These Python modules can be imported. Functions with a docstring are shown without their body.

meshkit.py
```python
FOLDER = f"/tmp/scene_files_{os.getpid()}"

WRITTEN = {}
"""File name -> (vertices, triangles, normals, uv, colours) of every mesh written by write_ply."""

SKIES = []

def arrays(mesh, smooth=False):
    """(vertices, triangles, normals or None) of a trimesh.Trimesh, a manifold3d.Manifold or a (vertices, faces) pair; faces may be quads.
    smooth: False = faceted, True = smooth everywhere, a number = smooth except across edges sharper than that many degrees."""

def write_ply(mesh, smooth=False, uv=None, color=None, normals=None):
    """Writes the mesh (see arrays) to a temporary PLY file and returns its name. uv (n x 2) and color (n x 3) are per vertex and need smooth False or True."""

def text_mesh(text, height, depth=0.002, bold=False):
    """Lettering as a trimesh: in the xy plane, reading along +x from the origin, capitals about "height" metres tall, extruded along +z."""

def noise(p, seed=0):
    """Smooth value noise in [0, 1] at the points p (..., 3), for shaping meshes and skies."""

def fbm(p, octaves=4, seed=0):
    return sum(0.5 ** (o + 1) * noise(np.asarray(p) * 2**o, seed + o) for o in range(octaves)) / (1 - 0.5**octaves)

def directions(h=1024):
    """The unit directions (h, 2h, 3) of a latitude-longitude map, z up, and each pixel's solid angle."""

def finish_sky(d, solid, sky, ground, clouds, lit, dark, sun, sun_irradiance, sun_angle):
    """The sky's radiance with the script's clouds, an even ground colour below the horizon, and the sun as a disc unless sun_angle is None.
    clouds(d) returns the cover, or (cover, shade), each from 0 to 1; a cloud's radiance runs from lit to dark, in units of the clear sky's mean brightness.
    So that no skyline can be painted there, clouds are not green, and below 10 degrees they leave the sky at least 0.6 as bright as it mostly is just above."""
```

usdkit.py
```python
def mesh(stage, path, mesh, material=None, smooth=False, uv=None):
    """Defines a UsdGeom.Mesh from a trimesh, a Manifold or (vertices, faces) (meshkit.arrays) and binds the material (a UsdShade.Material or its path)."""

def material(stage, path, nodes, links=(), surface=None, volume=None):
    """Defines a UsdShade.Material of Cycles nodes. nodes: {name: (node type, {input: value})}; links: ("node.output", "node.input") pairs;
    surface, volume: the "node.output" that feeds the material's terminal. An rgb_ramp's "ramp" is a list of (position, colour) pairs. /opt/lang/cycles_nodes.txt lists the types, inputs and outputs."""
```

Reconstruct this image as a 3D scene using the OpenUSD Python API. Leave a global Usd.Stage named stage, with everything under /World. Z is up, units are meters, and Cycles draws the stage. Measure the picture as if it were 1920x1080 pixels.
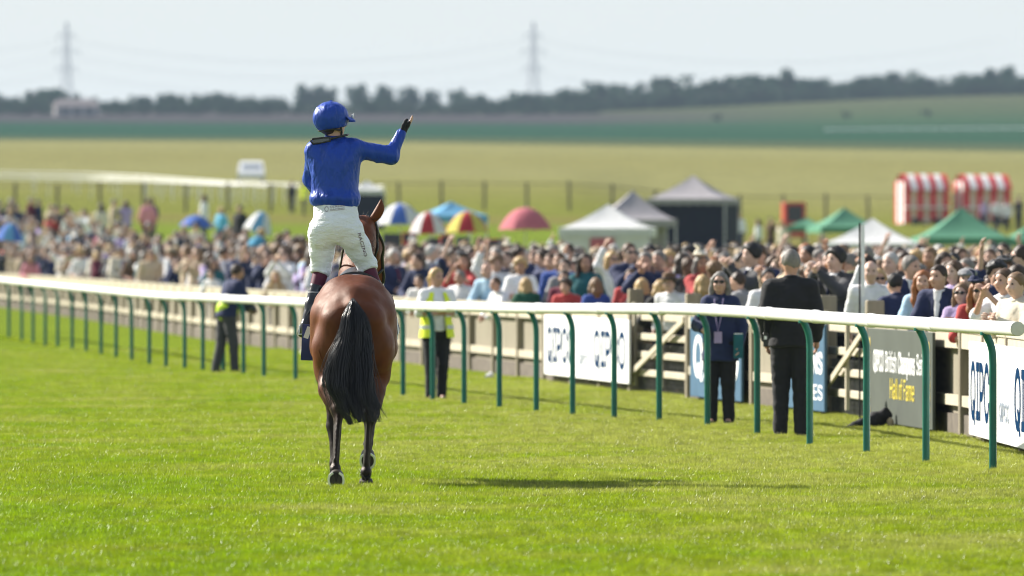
import math, random
import numpy as np, trimesh
from pxr import Usd, UsdGeom, UsdLux, UsdShade, Gf, Sdf, Vt
import usdkit, meshkit

stage = Usd.Stage.CreateInMemory()
UsdGeom.SetStageUpAxis(stage, 'Z'); UsdGeom.SetStageMetersPerUnit(stage, 1.0)
UsdGeom.Xform.Define(stage, '/World'); UsdGeom.Scope.Define(stage, '/World/Looks')
rnd = random.Random(7); nr = np.random.default_rng(7)

# ---------------------------------------------------------------- camera, sky, sun, exposure
EYE, FPX, HZ = 1.77, 16000.0, 467.0          # eye height, focal length and eye-level row, in pixels of the 1920 px photograph
cam = UsdGeom.Camera.Define(stage, '/World/camera')
cam.CreateHorizontalApertureAttr(36.0); cam.CreateFocalLengthAttr(300.0)
cam.CreateFStopAttr(4.2); cam.CreateFocusDistanceAttr(63.6)
cam.CreateClippingRangeAttr((1.0, 30000.0))
PITCH = math.degrees(math.atan((540 - HZ) / FPX))
cam.AddTranslateOp().Set(Gf.Vec3d(0, 0, EYE)); cam.AddRotateXOp().Set(90.0 - PITCH)
EXPOSURE = 1.18; HAZE = True
cam.CreateExposureAttr(EXPOSURE)

SUN_AZ, SUN_EL = math.radians(-57), math.radians(34)     # azimuth from +y (away from the camera), negative = left
sd = np.array([math.sin(SUN_AZ) * math.cos(SUN_EL), math.cos(SUN_AZ) * math.cos(SUN_EL), math.sin(SUN_EL)])
sun = UsdLux.DistantLight.Define(stage, '/World/sun')
sun.CreateIntensityAttr(1.25); sun.CreateAngleAttr(0.53); sun.CreateColorAttr(Gf.Vec3f(1.0, 0.945, 0.86))
sun.CreateNormalizeAttr(True)
sun.AddRotateXYZOp().Set(Gf.Vec3f(math.degrees(math.pi / 2 - SUN_EL), 0, math.degrees(-SUN_AZ) + 180))
sky = UsdLux.DomeLight.Define(stage, '/World/sky')
sky.GetPrim().SetCustomDataByKey('kind', 'structure')
SKY_S = 0.065
skymat = usdkit.material(stage, '/World/Looks/sky', {
    'tc': ('texture_coordinate', {}),
    'sky': ('sky_texture', {'sky_type': 'single_scattering', 'sun_disc': False, 'sun_elevation': SUN_EL, 'sun_rotation': SUN_AZ, 'altitude': 30, 'aerosol_density': 1.2}),
    'map': ('mapping', {'scale': (1.0, 1.0, 3.2)}),
    'noise': ('noise_texture', {'scale': 2.3, 'detail': 7, 'roughness': 0.55, 'distortion': 0.4}),
    'ramp': ('map_range', {'from_min': 0.3, 'from_max': 0.72, 'to_min': 0.82, 'to_max': 1.0, 'clamp': True}),
    'sz': ('separate_xyz', {}), 'el': ('map_range', {'from_min': 0.10, 'from_max': 0.55, 'to_min': 0.97, 'to_max': 0.25, 'clamp': True}), 'mul': ('math', {'math_type': 'multiply'}),
    'mix': ('mix', {'mix_type': 'mix', 'color2': (5.45, 5.8, 5.9)}),
    'bg': ('background_shader', {'strength': SKY_S})},
    [('tc.generated', 'map.vector'), ('map.vector', 'noise.vector'), ('noise.fac', 'ramp.value'), ('tc.generated', 'sz.vector'), ('sz.z', 'el.value'), ('el.result', 'mul.value1'), ('ramp.result', 'mul.value2'), ('mul.value', 'mix.fac'), ('sky.color', 'mix.color1'), ('mix.color', 'bg.color')], surface='bg.background')
UsdShade.MaterialBindingAPI.Apply(sky.GetPrim()).Bind(skymat)

# ---------------------------------------------------------------- helpers: names, tags, meshes
used = {}
def numbered(parent, name):
    k = (parent, name); n = used.get(k, 0); used[k] = n + 1
    return parent + '/' + (name if n == 0 else '%s_%03d' % (name, n))
def tag(o, label=None, cat=None, group=None, kind=None):
    p = o.GetPrim() if hasattr(o, 'GetPrim') else o
    for k, v in (('label', label), ('category', cat), ('group', group), ('kind', kind)):
        if v: p.SetCustomDataByKey(k, v)
    return o
def pathof(o): return '/World' if o is None else str(o.GetPath())
def mat4(loc=(0, 0, 0), yaw=0.0, scale=1.0):
    c, s = math.cos(yaw), math.sin(yaw)
    return Gf.Matrix4d(c * scale, s * scale, 0, 0, -s * scale, c * scale, 0, 0, 0, 0, scale, 0, loc[0], loc[1], loc[2], 1)
def thing(name, label, cat, loc=(0, 0, 0), yaw=0.0, group=None, scale=1.0):
    x = UsdGeom.Xform.Define(stage, numbered('/World', name))
    x.AddTransformOp().Set(mat4(loc, yaw, scale)); tag(x, label, cat, group); return x
def obj(name, mesh, m, parent=None, smooth=False):
    if isinstance(mesh, (list,)): mesh = cat(mesh)
    return usdkit.mesh(stage, numbered(pathof(parent), name), mesh, m, smooth)
def dup(root, loc, yaw=0.0, label=None, group=None, scale=1.0, matrix=None):
    was = root.GetPrim().GetCustomData()
    base = root.GetPrim().GetName()
    if base[-4:-3] == '_' and base[-3:].isdigit(): base = base[:-4]
    x = UsdGeom.Xform.Define(stage, numbered('/World', base))
    x.GetPrim().GetReferences().AddInternalReference(root.GetPath()); x.GetPrim().SetInstanceable(True)
    x.GetPrim().GetAttribute('xformOp:transform').Set(matrix if matrix is not None else mat4(loc, yaw, scale))
    tag(x, label or was.get('label'), was.get('category'), group or was.get('group')); return x
def VF(m):
    if isinstance(m, (tuple, list)): return np.asarray(m[0], float), np.asarray(m[1], int)
    return np.asarray(m.vertices, float), np.asarray(m.faces, int)
def tri(f):
    f = np.asarray(f, int)
    return np.vstack([f[:, [0, 1, 2]], f[:, [0, 2, 3]]]) if f.shape[1] == 4 else f
def cat(ms):
    vs, fs, n = [], [], 0
    for m in ms:
        v, f = VF(m); f = tri(f); vs.append(v); fs.append(f + n); n += len(v)
    return np.vstack(vs), np.vstack(fs)
def box(x0, x1, y0, y1, z0, z1, b=0.0):
    if b > 0:
        import manifold3d
        v = np.array([(x, y, z) for x in (x0, x1) for y in (y0, y1) for z in (z0, z1)], float); c = v.mean(0); s = np.sign(v - c)
        pts = np.vstack([v - s * b * np.array(a) for a in ((1, 1, 0), (1, 0, 1), (0, 1, 1))])
        h = trimesh.convex.convex_hull(pts); return np.array(h.vertices), np.array(h.faces)
    m = trimesh.creation.box((x1 - x0, y1 - y0, z1 - z0)); return np.array(m.vertices) + ((x0 + x1) / 2, (y0 + y1) / 2, (z0 + z1) / 2), np.array(m.faces)
def bar(a, b, w, h, up=(0, 0, 1)):
    a, b = np.asarray(a, float), np.asarray(b, float); d = b - a; L = np.linalg.norm(d); d /= L
    s = np.cross(d, up); 
    if np.linalg.norm(s) < 1e-6: s = np.cross(d, (0, 1, 0))
    s /= np.linalg.norm(s); u = np.cross(s, d)
    v, f = box(-.5, .5, -.5, .5, -.5, .5)
    return (a + b) / 2 + v[:, :1] * d * L + v[:, 1:2] * s * w + v[:, 2:] * u * h, f
def tube(pts, r, n=10, caps=True):
    p = np.asarray(pts, float); r = np.broadcast_to(np.asarray(r, float), (len(p),))
    t = np.gradient(p, axis=0); t /= np.linalg.norm(t, axis=1, keepdims=True) + 1e-12
    a = np.cross(t[0], (0, 0, 1)); a = a if np.linalg.norm(a) > 1e-3 else np.cross(t[0], (0, 1, 0)); a /= np.linalg.norm(a)
    A = []
    for i in range(len(p)):
        a = a - t[i] * np.dot(a, t[i]); a /= np.linalg.norm(a) + 1e-12; A.append(a.copy())
    A = np.array(A); B = np.cross(t, A); ang = np.arange(n) * 2 * np.pi / n
    v = (p[:, None] + r[:, None, None] * (np.cos(ang)[None, :, None] * A[:, None] + np.sin(ang)[None, :, None] * B[:, None])).reshape(-1, 3)
    i, j = np.meshgrid(np.arange(len(p) - 1), np.arange(n), indexing='ij')
    q = np.stack([i * n + j, i * n + (j + 1) % n, (i + 1) * n + (j + 1) % n, (i + 1) * n + j], -1).reshape(-1, 4)
    f = tri(q)
    if caps:
        k = len(v); v = np.vstack([v, p[:1], p[-1:]]); e = np.arange(n); l = (len(p) - 1) * n
        f = np.vstack([f, np.stack([e * 0 + k, (e + 1) % n, e], 1), np.stack([e * 0 + k + 1, l + e, l + (e + 1) % n], 1)])
    return v, f
def rot(m, axis, ang, c=(0, 0, 0)):
    v, f = VF(m); R = trimesh.transformations.rotation_matrix(ang, axis)[:3, :3]; c = np.asarray(c, float)
    return (v - c) @ R.T + c, f
def mv(m, d): v, f = VF(m); return v + np.asarray(d, float), f
def frame(m, o, ex, ey, ez): v, f = VF(m); return np.asarray(o, float) + v[:, :1] * np.asarray(ex, float) + v[:, 1:2] * np.asarray(ey, float) + v[:, 2:] * np.asarray(ez, float), f

# ---------------------------------------------------------------- helpers: distance-field modelling
def smin(a, b, k):
    h = np.maximum(k - np.abs(a - b), 0) / k
    return np.minimum(a, b) - h * h * k * 0.25
class SDF:
    def __init__(s, lo, hi, h):
        s.h = h; s.lo = np.asarray(lo, float); n = np.ceil((np.asarray(hi, float) - s.lo) / h).astype(int) + 1
        s.ax = [s.lo[k] + h * np.arange(n[k]) for k in range(3)]; s.D = np.full(n, 1.0, np.float32)
    def sl(s, lo, hi):
        return tuple(slice(max(0, int((lo[k] - s.lo[k]) / s.h)), max(0, int((hi[k] - s.lo[k]) / s.h) + 2)) for k in range(3))
    def grid(s, sl): return np.meshgrid(*[s.ax[k][sl[k]] for k in range(3)], indexing='ij', sparse=True)
    def put(s, sl, d, k, sub=False):
        if d.size == 0: return
        s.D[sl] = -smin(-s.D[sl], d, k) if sub else smin(s.D[sl], d, k)
    def cone(s, a, b, ra, rb=None, k=0.03, sc=(1, 1, 1), sub=False):
        rb = ra if rb is None else rb; a, b = np.asarray(a, float), np.asarray(b, float); m = max(ra, rb) * np.asarray(sc, float) + k + 3 * s.h
        sl = s.sl(np.minimum(a, b) - m, np.maximum(a, b) + m); X = s.grid(sl); ab = b - a; L = max(ab @ ab, 1e-9)
        t = np.clip(sum((X[i] - a[i]) * ab[i] for i in range(3)) / L, 0, 1)
        d = np.sqrt(sum(((X[i] - a[i] - t * ab[i]) / sc[i]) ** 2 for i in range(3))) - (ra + t * (rb - ra))
        s.put(sl, d * min(1, min(sc) * 1.0) if min(sc) < 1 else d, k, sub); return s
    def ell(s, c, r, k=0.03, R=None, sub=False):
        c, r = np.asarray(c, float), np.asarray(r, float); m = (r.max() if R is not None else r) + k + 3 * s.h
        sl = s.sl(c - m, c + m); X = s.grid(sl); q = [X[i] - c[i] for i in range(3)]
        if R is not None: q = [sum(R[j, i] * q[j] for j in range(3)) for i in range(3)]
        k0 = np.sqrt(sum((q[i] / r[i]) ** 2 for i in range(3))); k1 = np.sqrt(sum((q[i] / r[i] ** 2) ** 2 for i in range(3))) + 1e-9
        s.put(sl, k0 * (k0 - 1) / k1, k, sub); return s
    def chain(s, pts, rs, k=0.03, sc=(1, 1, 1)):
        for i in range(len(pts) - 1): s.cone(pts[i], pts[i + 1], rs[i], rs[i + 1], k, sc)
        return s
    def cut(s, n, o, k=0.008):                      # keeps the side that n points away from
        X = s.grid((slice(None),) * 3); n = np.asarray(n, float); n = n / np.linalg.norm(n)
        d = sum((X[i] - o[i]) * n[i] for i in range(3)); s.D = -smin(-s.D, -d, k) if k else np.maximum(s.D, d); return s
    def mesh(s, smooth_it=1):
        D = s.D; h = s.h
        D = np.pad(D, 1, constant_values=1.0); neg = D < 0; N = np.array(D.shape)
        c = [neg[i:N[0] - 1 + i, j:N[1] - 1 + j, k:N[2] - 1 + k] for i in (0, 1) for j in (0, 1) for k in (0, 1)]
        cnt = sum(x.astype(np.int8) for x in c); act = (cnt > 0) & (cnt < 8); idx = -np.ones(act.shape, int); P = np.argwhere(act); idx[act] = np.arange(len(P))
        acc, num = np.zeros((len(P), 3)), np.zeros(len(P))
        co = [(i, j, k) for i in (0, 1) for j in (0, 1) for k in (0, 1)]
        val = {q: D[P[:, 0] + q[0], P[:, 1] + q[1], P[:, 2] + q[2]].astype(float) for q in co}
        for q in co:
            for ax in range(3):
                if q[ax]: continue
                w = tuple(q[i] + (i == ax) for i in range(3)); a, b = val[q], val[w]; x = (a < 0) != (b < 0)
                t = np.where(x, a / np.where(x, a - b, 1), 0); pt = np.array(q, float)[None] + t[:, None] * np.eye(3)[ax]
                acc += np.where(x[:, None], pt, 0); num += x
        V = s.lo - h + (P + acc / num[:, None]) * h; F = []
        for ax in range(3):
            o1, o2 = [(1, 2), (2, 0), (0, 1)][ax]
            a = neg[tuple(slice(0, N[i] - 1) if i == ax else slice(1, N[i] - 1) for i in range(3))]
            b = neg[tuple(slice(1, N[i]) if i == ax else slice(1, N[i] - 1) for i in range(3))]
            for flip, e in ((0, a & ~b), (1, ~a & b)):
                E = np.argwhere(e)
                if not len(E): continue
                E[:, [i for i in range(3) if i != ax]] += 1
                def cell(d1, d2):
                    C = E.copy(); C[:, o1] += d1; C[:, o2] += d2; return idx[C[:, 0], C[:, 1], C[:, 2]]
                q = np.stack([cell(-1, -1), cell(0, -1), cell(0, 0), cell(-1, 0)], 1)
                F.append(q[:, ::-1] if flip else q)
        F = tri(np.vstack(F))
        if smooth_it:
            e = np.vstack([F[:, [0, 1]], F[:, [1, 2]], F[:, [2, 0]]]); e = np.unique(np.sort(e, 1), axis=0); deg = np.bincount(e.ravel(), minlength=len(V))[:, None] + 1e-9
            for w in (0.5, -0.52) * smooth_it:
                L = np.zeros_like(V)
                for k in range(3): L[:, k] = np.bincount(e[:, 0], V[e[:, 1], k], len(V)) + np.bincount(e[:, 1], V[e[:, 0], k], len(V))
                V = V + w * (L / deg - V)
        return V, F
def vnormals(v, f): return meshkit.arrays((v, f), True)[2]
def displace(m, amp, freq, seed=0, oct=3):
    v, f = VF(m); n = vnormals(v, f); return v + n * ((meshkit.fbm(v * np.asarray(freq), oct, seed) - 0.5) * 2 * amp)[:, None], f

# ---------------------------------------------------------------- helpers: materials
mats = {}
def mat(name, col, rough=0.75, var=0.12, scale=9.0, spec=0.3, bump=0.0, bscale=120.0, metal=0.0, sheen=0.0, transl=0.0, coat=0.0, stretch=(1, 1, 1)):
    if name in mats: return mats[name]
    c = np.array(col, float)
    n = {'g': ('geometry', {}), 'mp': ('mapping', {'scale': stretch}), 'nz': ('noise_texture', {'scale': scale, 'detail': 4, 'roughness': 0.6}),
         'rp': ('rgb_ramp', {'ramp': [(0.25, tuple(c * (1 - var))), (0.75, tuple(np.minimum(c * (1 + var), 0.92)))]}),
         'p': ('principled_bsdf', {'roughness': rough, 'specular_ior_level': spec, 'metallic': metal, 'sheen_weight': sheen, 'coat_weight': coat})}
    l = [('g.position', 'mp.vector'), ('mp.vector', 'nz.vector'), ('nz.fac', 'rp.fac'), ('rp.color', 'p.base_color')]
    if bump:
        n['bn'] = ('noise_texture', {'scale': bscale, 'detail': 3, 'roughness': 0.6}); n['bp'] = ('bump', {'strength': 1.0, 'distance': bump})
        l += [('mp.vector', 'bn.vector'), ('bn.fac', 'bp.height'), ('bp.normal', 'p.normal')]
    surf = 'p.BSDF'
    if transl:
        n['tr'] = ('translucent_bsdf', {}); n['mx'] = ('mix_closure', {'fac': transl}); l += [('rp.color', 'tr.color'), ('p.BSDF', 'mx.closure1'), ('tr.BSDF', 'mx.closure2')]; surf = 'mx.closure'
    mats[name] = usdkit.material(stage, '/World/Looks/' + name, n, l, surface=surf); return mats[name]
def srgb(r, g, b): return tuple(((x / 255 + 0.055) / 1.055) ** 2.4 if x > 10 else x / 255 / 12.92 for x in (r, g, b))

# ---------------------------------------------------------------- terrain
BY = np.array([-9000, 0, 120, 150, 178, 200, 228, 260, 290, 340, 457, 700, 1100, 1180, 1300, 1500, 2000, 2300, 2700, 9000.])
BZ = np.array([0, 0, 0, 0, .04, .10, .40, .95, 1.62, 2.3, 3.7, 8.2, 15.9, 16.6, 18.4, 21.9, 32.0, 39.2, 42., 46.])
FENCE = np.array([(4.75, 40.), (4.62, 66.), (4.44, 74), (4.26, 80), (3.30, 91), (1.55, 104.5), (-.65, 123), (-3.25, 143), (-6.25, 170), (-11., 218), (-15.6, 260), (-21, 300), (-33, 380)])
def fence_x(Y): return np.interp(Y, FENCE[:, 1], FENCE[:, 0])
def sst(x): x = np.clip(x, 0, 1); return x * x * (3 - 2 * x)
def terrain(X, Y):
    X, Y = np.asarray(X, float), np.asarray(Y, float)
    base = np.interp(Y, BY, BZ); w = np.maximum(sst((X - fence_x(Y)) / 5.0), sst((Y - 300) / 60.0))
    tilt = -1.0 * (np.maximum(X + 15, 0) / 80.0) * sst((Y - 350) / 700.0) * (1 - sst((Y - 1150) / 500))
    hill = 4.6 * sst((X - 5) / 140.0) * sst((Y - 1500) / 800.0)
    base = base * (1 - 0.5 * sst((X - 3) / 9.0) * sst((Y - 170) / 40.0) * (1 - 0.6 * sst((Y - 330) / 150.0)) * (1 - sst((Y - 500) / 300.0)))
    return base * w + np.clip(tilt, -6, 6) + hill
def ground(X, Y): return float(terrain(X, Y))
def at(px, Y): return (px - 960) / FPX * Y
# ---------------------------------------------------------------- the setting: ground, far land, haze
def axis(dense, far): return np.unique(np.concatenate([dense, far, -far if far.min() > dense.max() and dense.min() < 0 else []]))
gx = np.unique(np.concatenate([np.linspace(-40, 40, 161), np.geomspace(41, 5000, 40), -np.geomspace(41, 5000, 40)]))
gy = np.unique(np.concatenate([np.linspace(-40, 360, 161), np.linspace(365, 1200, 60), np.geomspace(1220, 9000, 50), -np.geomspace(45, 3000, 12)]))
GX, GY = np.meshgrid(gx, gy, indexing='ij'); GZ = terrain(GX, GY)
nxg, nyg = GX.shape; ii, jj = np.meshgrid(np.arange(nxg - 1), np.arange(nyg - 1), indexing='ij')
gq = np.stack([ii * nyg + jj, (ii + 1) * nyg + jj, (ii + 1) * nyg + jj + 1, ii * nyg + jj + 1], -1).reshape(-1, 4)
TURF = (0.16, 0.22, 0.014); FIELD = (0.192, 0.187, 0.078)
stops = [(0, TURF), (300, (0.13, 0.18, 0.024)), (420, (0.13, 0.175, 0.028)), (428, (.16, .145, .05)), (455, (.16, .14, .05)), (462, (.145, .16, .034)), (540, (.155, .165, .04)), (600, (.175, .175, .055)), (700, FIELD), (860, (.180, .172, .066)), (980, FIELD), (1062, FIELD), (1090, (.062, .082, .042)), (1400, (.060, .08, .042)), (1440, (.020, .060, .034)), (1830, (.020, .056, .034)), (1920, (.05, .048, .050)), (2180, (.055, .048, .052)), (2250, (.045, .06, .025)), (6000, (.045, .06, .025))]
stops2 = [(a, c) for a, c in stops if a < 1750] + [(1800, (.028, .068, .034)), (2050, (.05, .07, .034)), (2300, (.066, .075, .038)), (6000, (.06, .07, .03))]
gmat = usdkit.material(stage, '/World/Looks/ground', {
    'g': ('geometry', {}), 'sx': ('separate_xyz', {}),
    'n0': ('noise_texture', {'scale': 0.012, 'detail': 3}), 'off': ('math', {'math_type': 'multiply_add', 'value2': 60.0}), 'off2': ('math', {'math_type': 'multiply_add', 'value2': 0.55}),
    'fac': ('math', {'math_type': 'divide', 'value2': 6000.0}), 'rp': ('rgb_ramp', {'ramp': [(min(a / 6000, 1), c) for a, c in stops]}),
    'rp2': ('rgb_ramp', {'ramp': [(min(a / 6000, 1), c) for a, c in stops2]}), 'xm': ('map_range', {'from_min': 10., 'from_max': 75., 'to_min': 0, 'to_max': 1, 'clamp': True}), 'mxx': ('mix', {}),
    'n1': ('noise_texture', {'scale': 0.35, 'detail': 6, 'roughness': 0.65}), 'mr': ('map_range', {'from_min': 0.3, 'from_max': 0.7, 'to_min': 0.78, 'to_max': 1.22}),
    'n2': ('noise_texture', {'scale': 14.0, 'detail': 4, 'roughness': 0.7}), 'mr2': ('map_range', {'from_min': 0.3, 'from_max': 0.7, 'to_min': 0.7, 'to_max': 1.3}),
    'm1': ('vector_math', {'math_type': 'scale'}), 'm2': ('vector_math', {'math_type': 'scale'}),
    'bp': ('bump', {'strength': 0.8, 'distance': 0.05}), 'p': ('principled_bsdf', {'roughness': 1.0, 'specular_ior_level': 0.0})},
    [('g.position', 'sx.vector'), ('g.position', 'n0.vector'), ('g.position', 'n1.vector'), ('g.position', 'n2.vector'),
     ('n0.fac', 'off.value1'), ('sx.y', 'off.value3'), ('sx.x', 'off2.value1'), ('off.value', 'off2.value3'), ('off2.value', 'fac.value1'), ('fac.value', 'rp.fac'),
     ('n1.fac', 'mr.value'), ('n2.fac', 'mr2.value'), ('fac.value', 'rp2.fac'), ('sx.x', 'xm.value'), ('xm.result', 'mxx.fac'), ('rp.color', 'mxx.color1'), ('rp2.color', 'mxx.color2'), ('mxx.color', 'm1.vector1'), ('mr.result', 'm1.scale'), ('m1.vector', 'm2.vector1'), ('mr2.result', 'm2.scale'), ('m2.vector', 'p.base_color'), ('n2.fac', 'bp.height'), ('bp.normal', 'p.normal')], surface='p.BSDF')
# the noise offset shifts the land's colour bands by up to 60 m far away only: take its mean out
gr = obj('ground', (np.stack([GX, GY, GZ], -1).reshape(-1, 3), tri(gq)), gmat, None, True); tag(gr, kind='structure')

hz = box(-5200, 5200, -3100, 9300, -1.2, 96)
hazemat = usdkit.material(stage, '/World/Looks/haze', {'v': ('principled_volume', {'color': (0.62, 0.80, 1.0), 'density': 0.00006, 'anisotropy': 0.0})}, [], volume='v.volume')
if HAZE: tag(obj('haze', hz, hazemat), kind='stuff')

POSTS = [(12,637,521),(36,641,523.5),(57,644,525.5),(80,649,528),(103,655,530),(130,660,533),(156,663,535.5),(184,667,538),(212,674,540),(241,681,542),(274,687,544.5),(305,692,546.5),(340,697,549),(374,698,551),(412,700,553),(450,706,555),(488,711,556.5),(547,717,558.5),(590,726,560),(640,733,561),(693,741,562.5),(748,747,564),(803,753,565.5),(862,763,566.5),(928,772,567),(997,777,567.5),(1065,783,568),(1143,790,568.5),(1227,798,570),(1317,803,572),(1410,820,576),(1508,840,581),(1614,857,586),(1725,872,592.5),(1850,892,601)]
px = np.array([p[0] for p in POSTS], float); yb = np.array([p[1] for p in POSTS], float); yt = np.array([p[2] for p in POSTS], float)
from scipy.interpolate import UnivariateSpline
xs_ = np.concatenate([[-80], px, [1960]]); ys_ = np.concatenate([[631.], yb, [909.]]); cYs = UnivariateSpline(xs_, np.log(EYE * FPX / (ys_ - HZ)), k=3, s=len(xs_) * .004 ** 2)
def RAILY(q): return np.exp(cYs(q))
pY = RAILY(px); pX = (px - 960) / FPX * pY
# ---------------------------------------------------------------- grass: blades in patches, instanced over the course
def patch(seed, n=2000, half=0.34):
    g = np.random.default_rng(seed)
    cl = g.uniform(-half, half, (90, 2)); pos = np.where(g.random((n, 1)) < 0.6, cl[g.integers(0, 90, n)] + g.normal(0, 0.020, (n, 2)), g.uniform(-half, half, (n, 2)))
    hh = g.uniform(0.028, 0.056, n) * (1 + 0.3 * (g.random(n) > 0.95)); w = g.uniform(0.0011, 0.0024, n); az = g.uniform(0, 2 * np.pi, n); la = g.uniform(0, 2 * np.pi, n); le = g.uniform(0.10, 1.0, n) * hh
    a = np.stack([np.cos(az), np.sin(az), az * 0], 1) * w[:, None]; d = np.stack([np.cos(la), np.sin(la), la * 0], 1) * le[:, None]; base = np.column_stack([pos, np.full(n, -0.004)])
    mid = base + d * 0.32 + np.array([0, 0, 1]) * (hh * 0.6)[:, None]; tip = base + d + np.array([0, 0, 1]) * (hh * (1 - 0.25 * (le / hh) ** 2))[:, None]
    v = np.stack([base - a, base + a, mid - a * .8, mid + a * .8, tip], 1).reshape(-1, 3); i = np.arange(n)[:, None] * 5
    return v, np.vstack([i + [0, 1, 3], i + [0, 3, 2], i + [2, 3, 4]])
grassmat = usdkit.material(stage, '/World/Looks/grass', {
    'g': ('geometry', {}), 'n1': ('noise_texture', {'scale': 0.55, 'detail': 3, 'roughness': 0.55}), 'rp': ('rgb_ramp', {'ramp': [(0.34, (0.305, 0.475, 0.002)), (0.52, (0.385, 0.51, 0.009)), (0.70, (0.505, 0.555, 0.09))]}),
    'sx': ('separate_xyz', {}), 'tx': ('map_range', {'from_min': -3.0, 'from_max': 2.2, 'to_min': -0.10, 'to_max': 0.14, 'clamp': True}), 'ad0': ('math', {'math_type': 'add'}), 'ad': ('math', {'math_type': 'add'}), 'ty': ('map_range', {'from_min': 47.0, 'from_max': 78.0, 'to_min': -0.07, 'to_max': 0.13, 'clamp': True}), 'n4': ('noise_texture', {'scale': 5.0, 'detail': 3, 'roughness': 0.6}), 'mr4': ('map_range', {'from_min': 0.32, 'from_max': 0.68, 'to_min': 0.60, 'to_max': 1.35}), 'sc4': ('vector_math', {'math_type': 'scale'}),
    'mr': ('map_range', {'from_min': 0, 'from_max': 1, 'to_min': 0.62, 'to_max': 1.4}), 'sc': ('vector_math', {'math_type': 'scale'}),
    'dry': ('math', {'math_type': 'greater_than', 'value2': 0.96}), 'dm': ('mix', {'color2': (0.45, 0.43, 0.22)}),
    'p': ('principled_bsdf', {'roughness': 0.36, 'specular_ior_level': 0.45}), 'tr': ('translucent_bsdf', {}), 'mx': ('mix_closure', {'fac': 0.55})},
    [('g.position', 'n1.vector'), ('g.position', 'sx.vector'), ('sx.x', 'tx.value'), ('n1.fac', 'ad0.value1'), ('tx.result', 'ad0.value2'), ('sx.y', 'ty.value'), ('ad0.value', 'ad.value1'), ('ty.result', 'ad.value2'), ('g.position', 'n4.vector'), ('n4.fac', 'mr4.value'), ('ad.value', 'rp.fac'), ('g.random_per_island', 'mr.value'), ('rp.color', 'sc4.vector1'), ('mr4.result', 'sc4.scale'), ('sc4.vector', 'sc.vector1'), ('mr.result', 'sc.scale'),
     ('g.random_per_island', 'dry.value1'), ('dry.value', 'dm.fac'), ('sc.vector', 'dm.color1'), ('dm.color', 'p.base_color'), ('dm.color', 'tr.color'), ('p.BSDF', 'mx.closure1'), ('tr.BSDF', 'mx.closure2')], surface='mx.closure')
pi = UsdGeom.PointInstancer.Define(stage, '/World/grass'); tag(pi, 'short mown bright green turf grass covering the racecourse', 'grass', None, 'stuff')
NP = 6
for k in range(NP): usdkit.mesh(stage, '/World/grass/patch_%03d' % k, patch(100 + k), grassmat)
pi.CreatePrototypesRel().SetTargets([Sdf.Path('/World/grass/patch_%03d' % k) for k in range(NP)])
gp = []
y = 44.5
while y < 150:
    step = 0.46 if y < 75 else 0.52 if y < 110 else 0.6
    x0, x1 = -0.0605 * y - 0.7, min(0.0605 * y + 0.7, float(fence_x(y)) + 0.4)
    for x in np.arange(x0, x1, step): gp.append((x + nr.uniform(-.1, .1), y + nr.uniform(-.1, .1)))
    y += step
n_open = len(gp)
for q in np.linspace(-40, 1990, 620): Yq = float(RAILY(q)); gp.append((at(q, Yq) + .10 + nr.normal(0, .05), Yq + nr.normal(0, .05)))
for _ in range(420):
    Yq = 45 + 60 * nr.random() ** 1.6; gp.append((nr.uniform(-.06, .06) * Yq, Yq))
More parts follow.
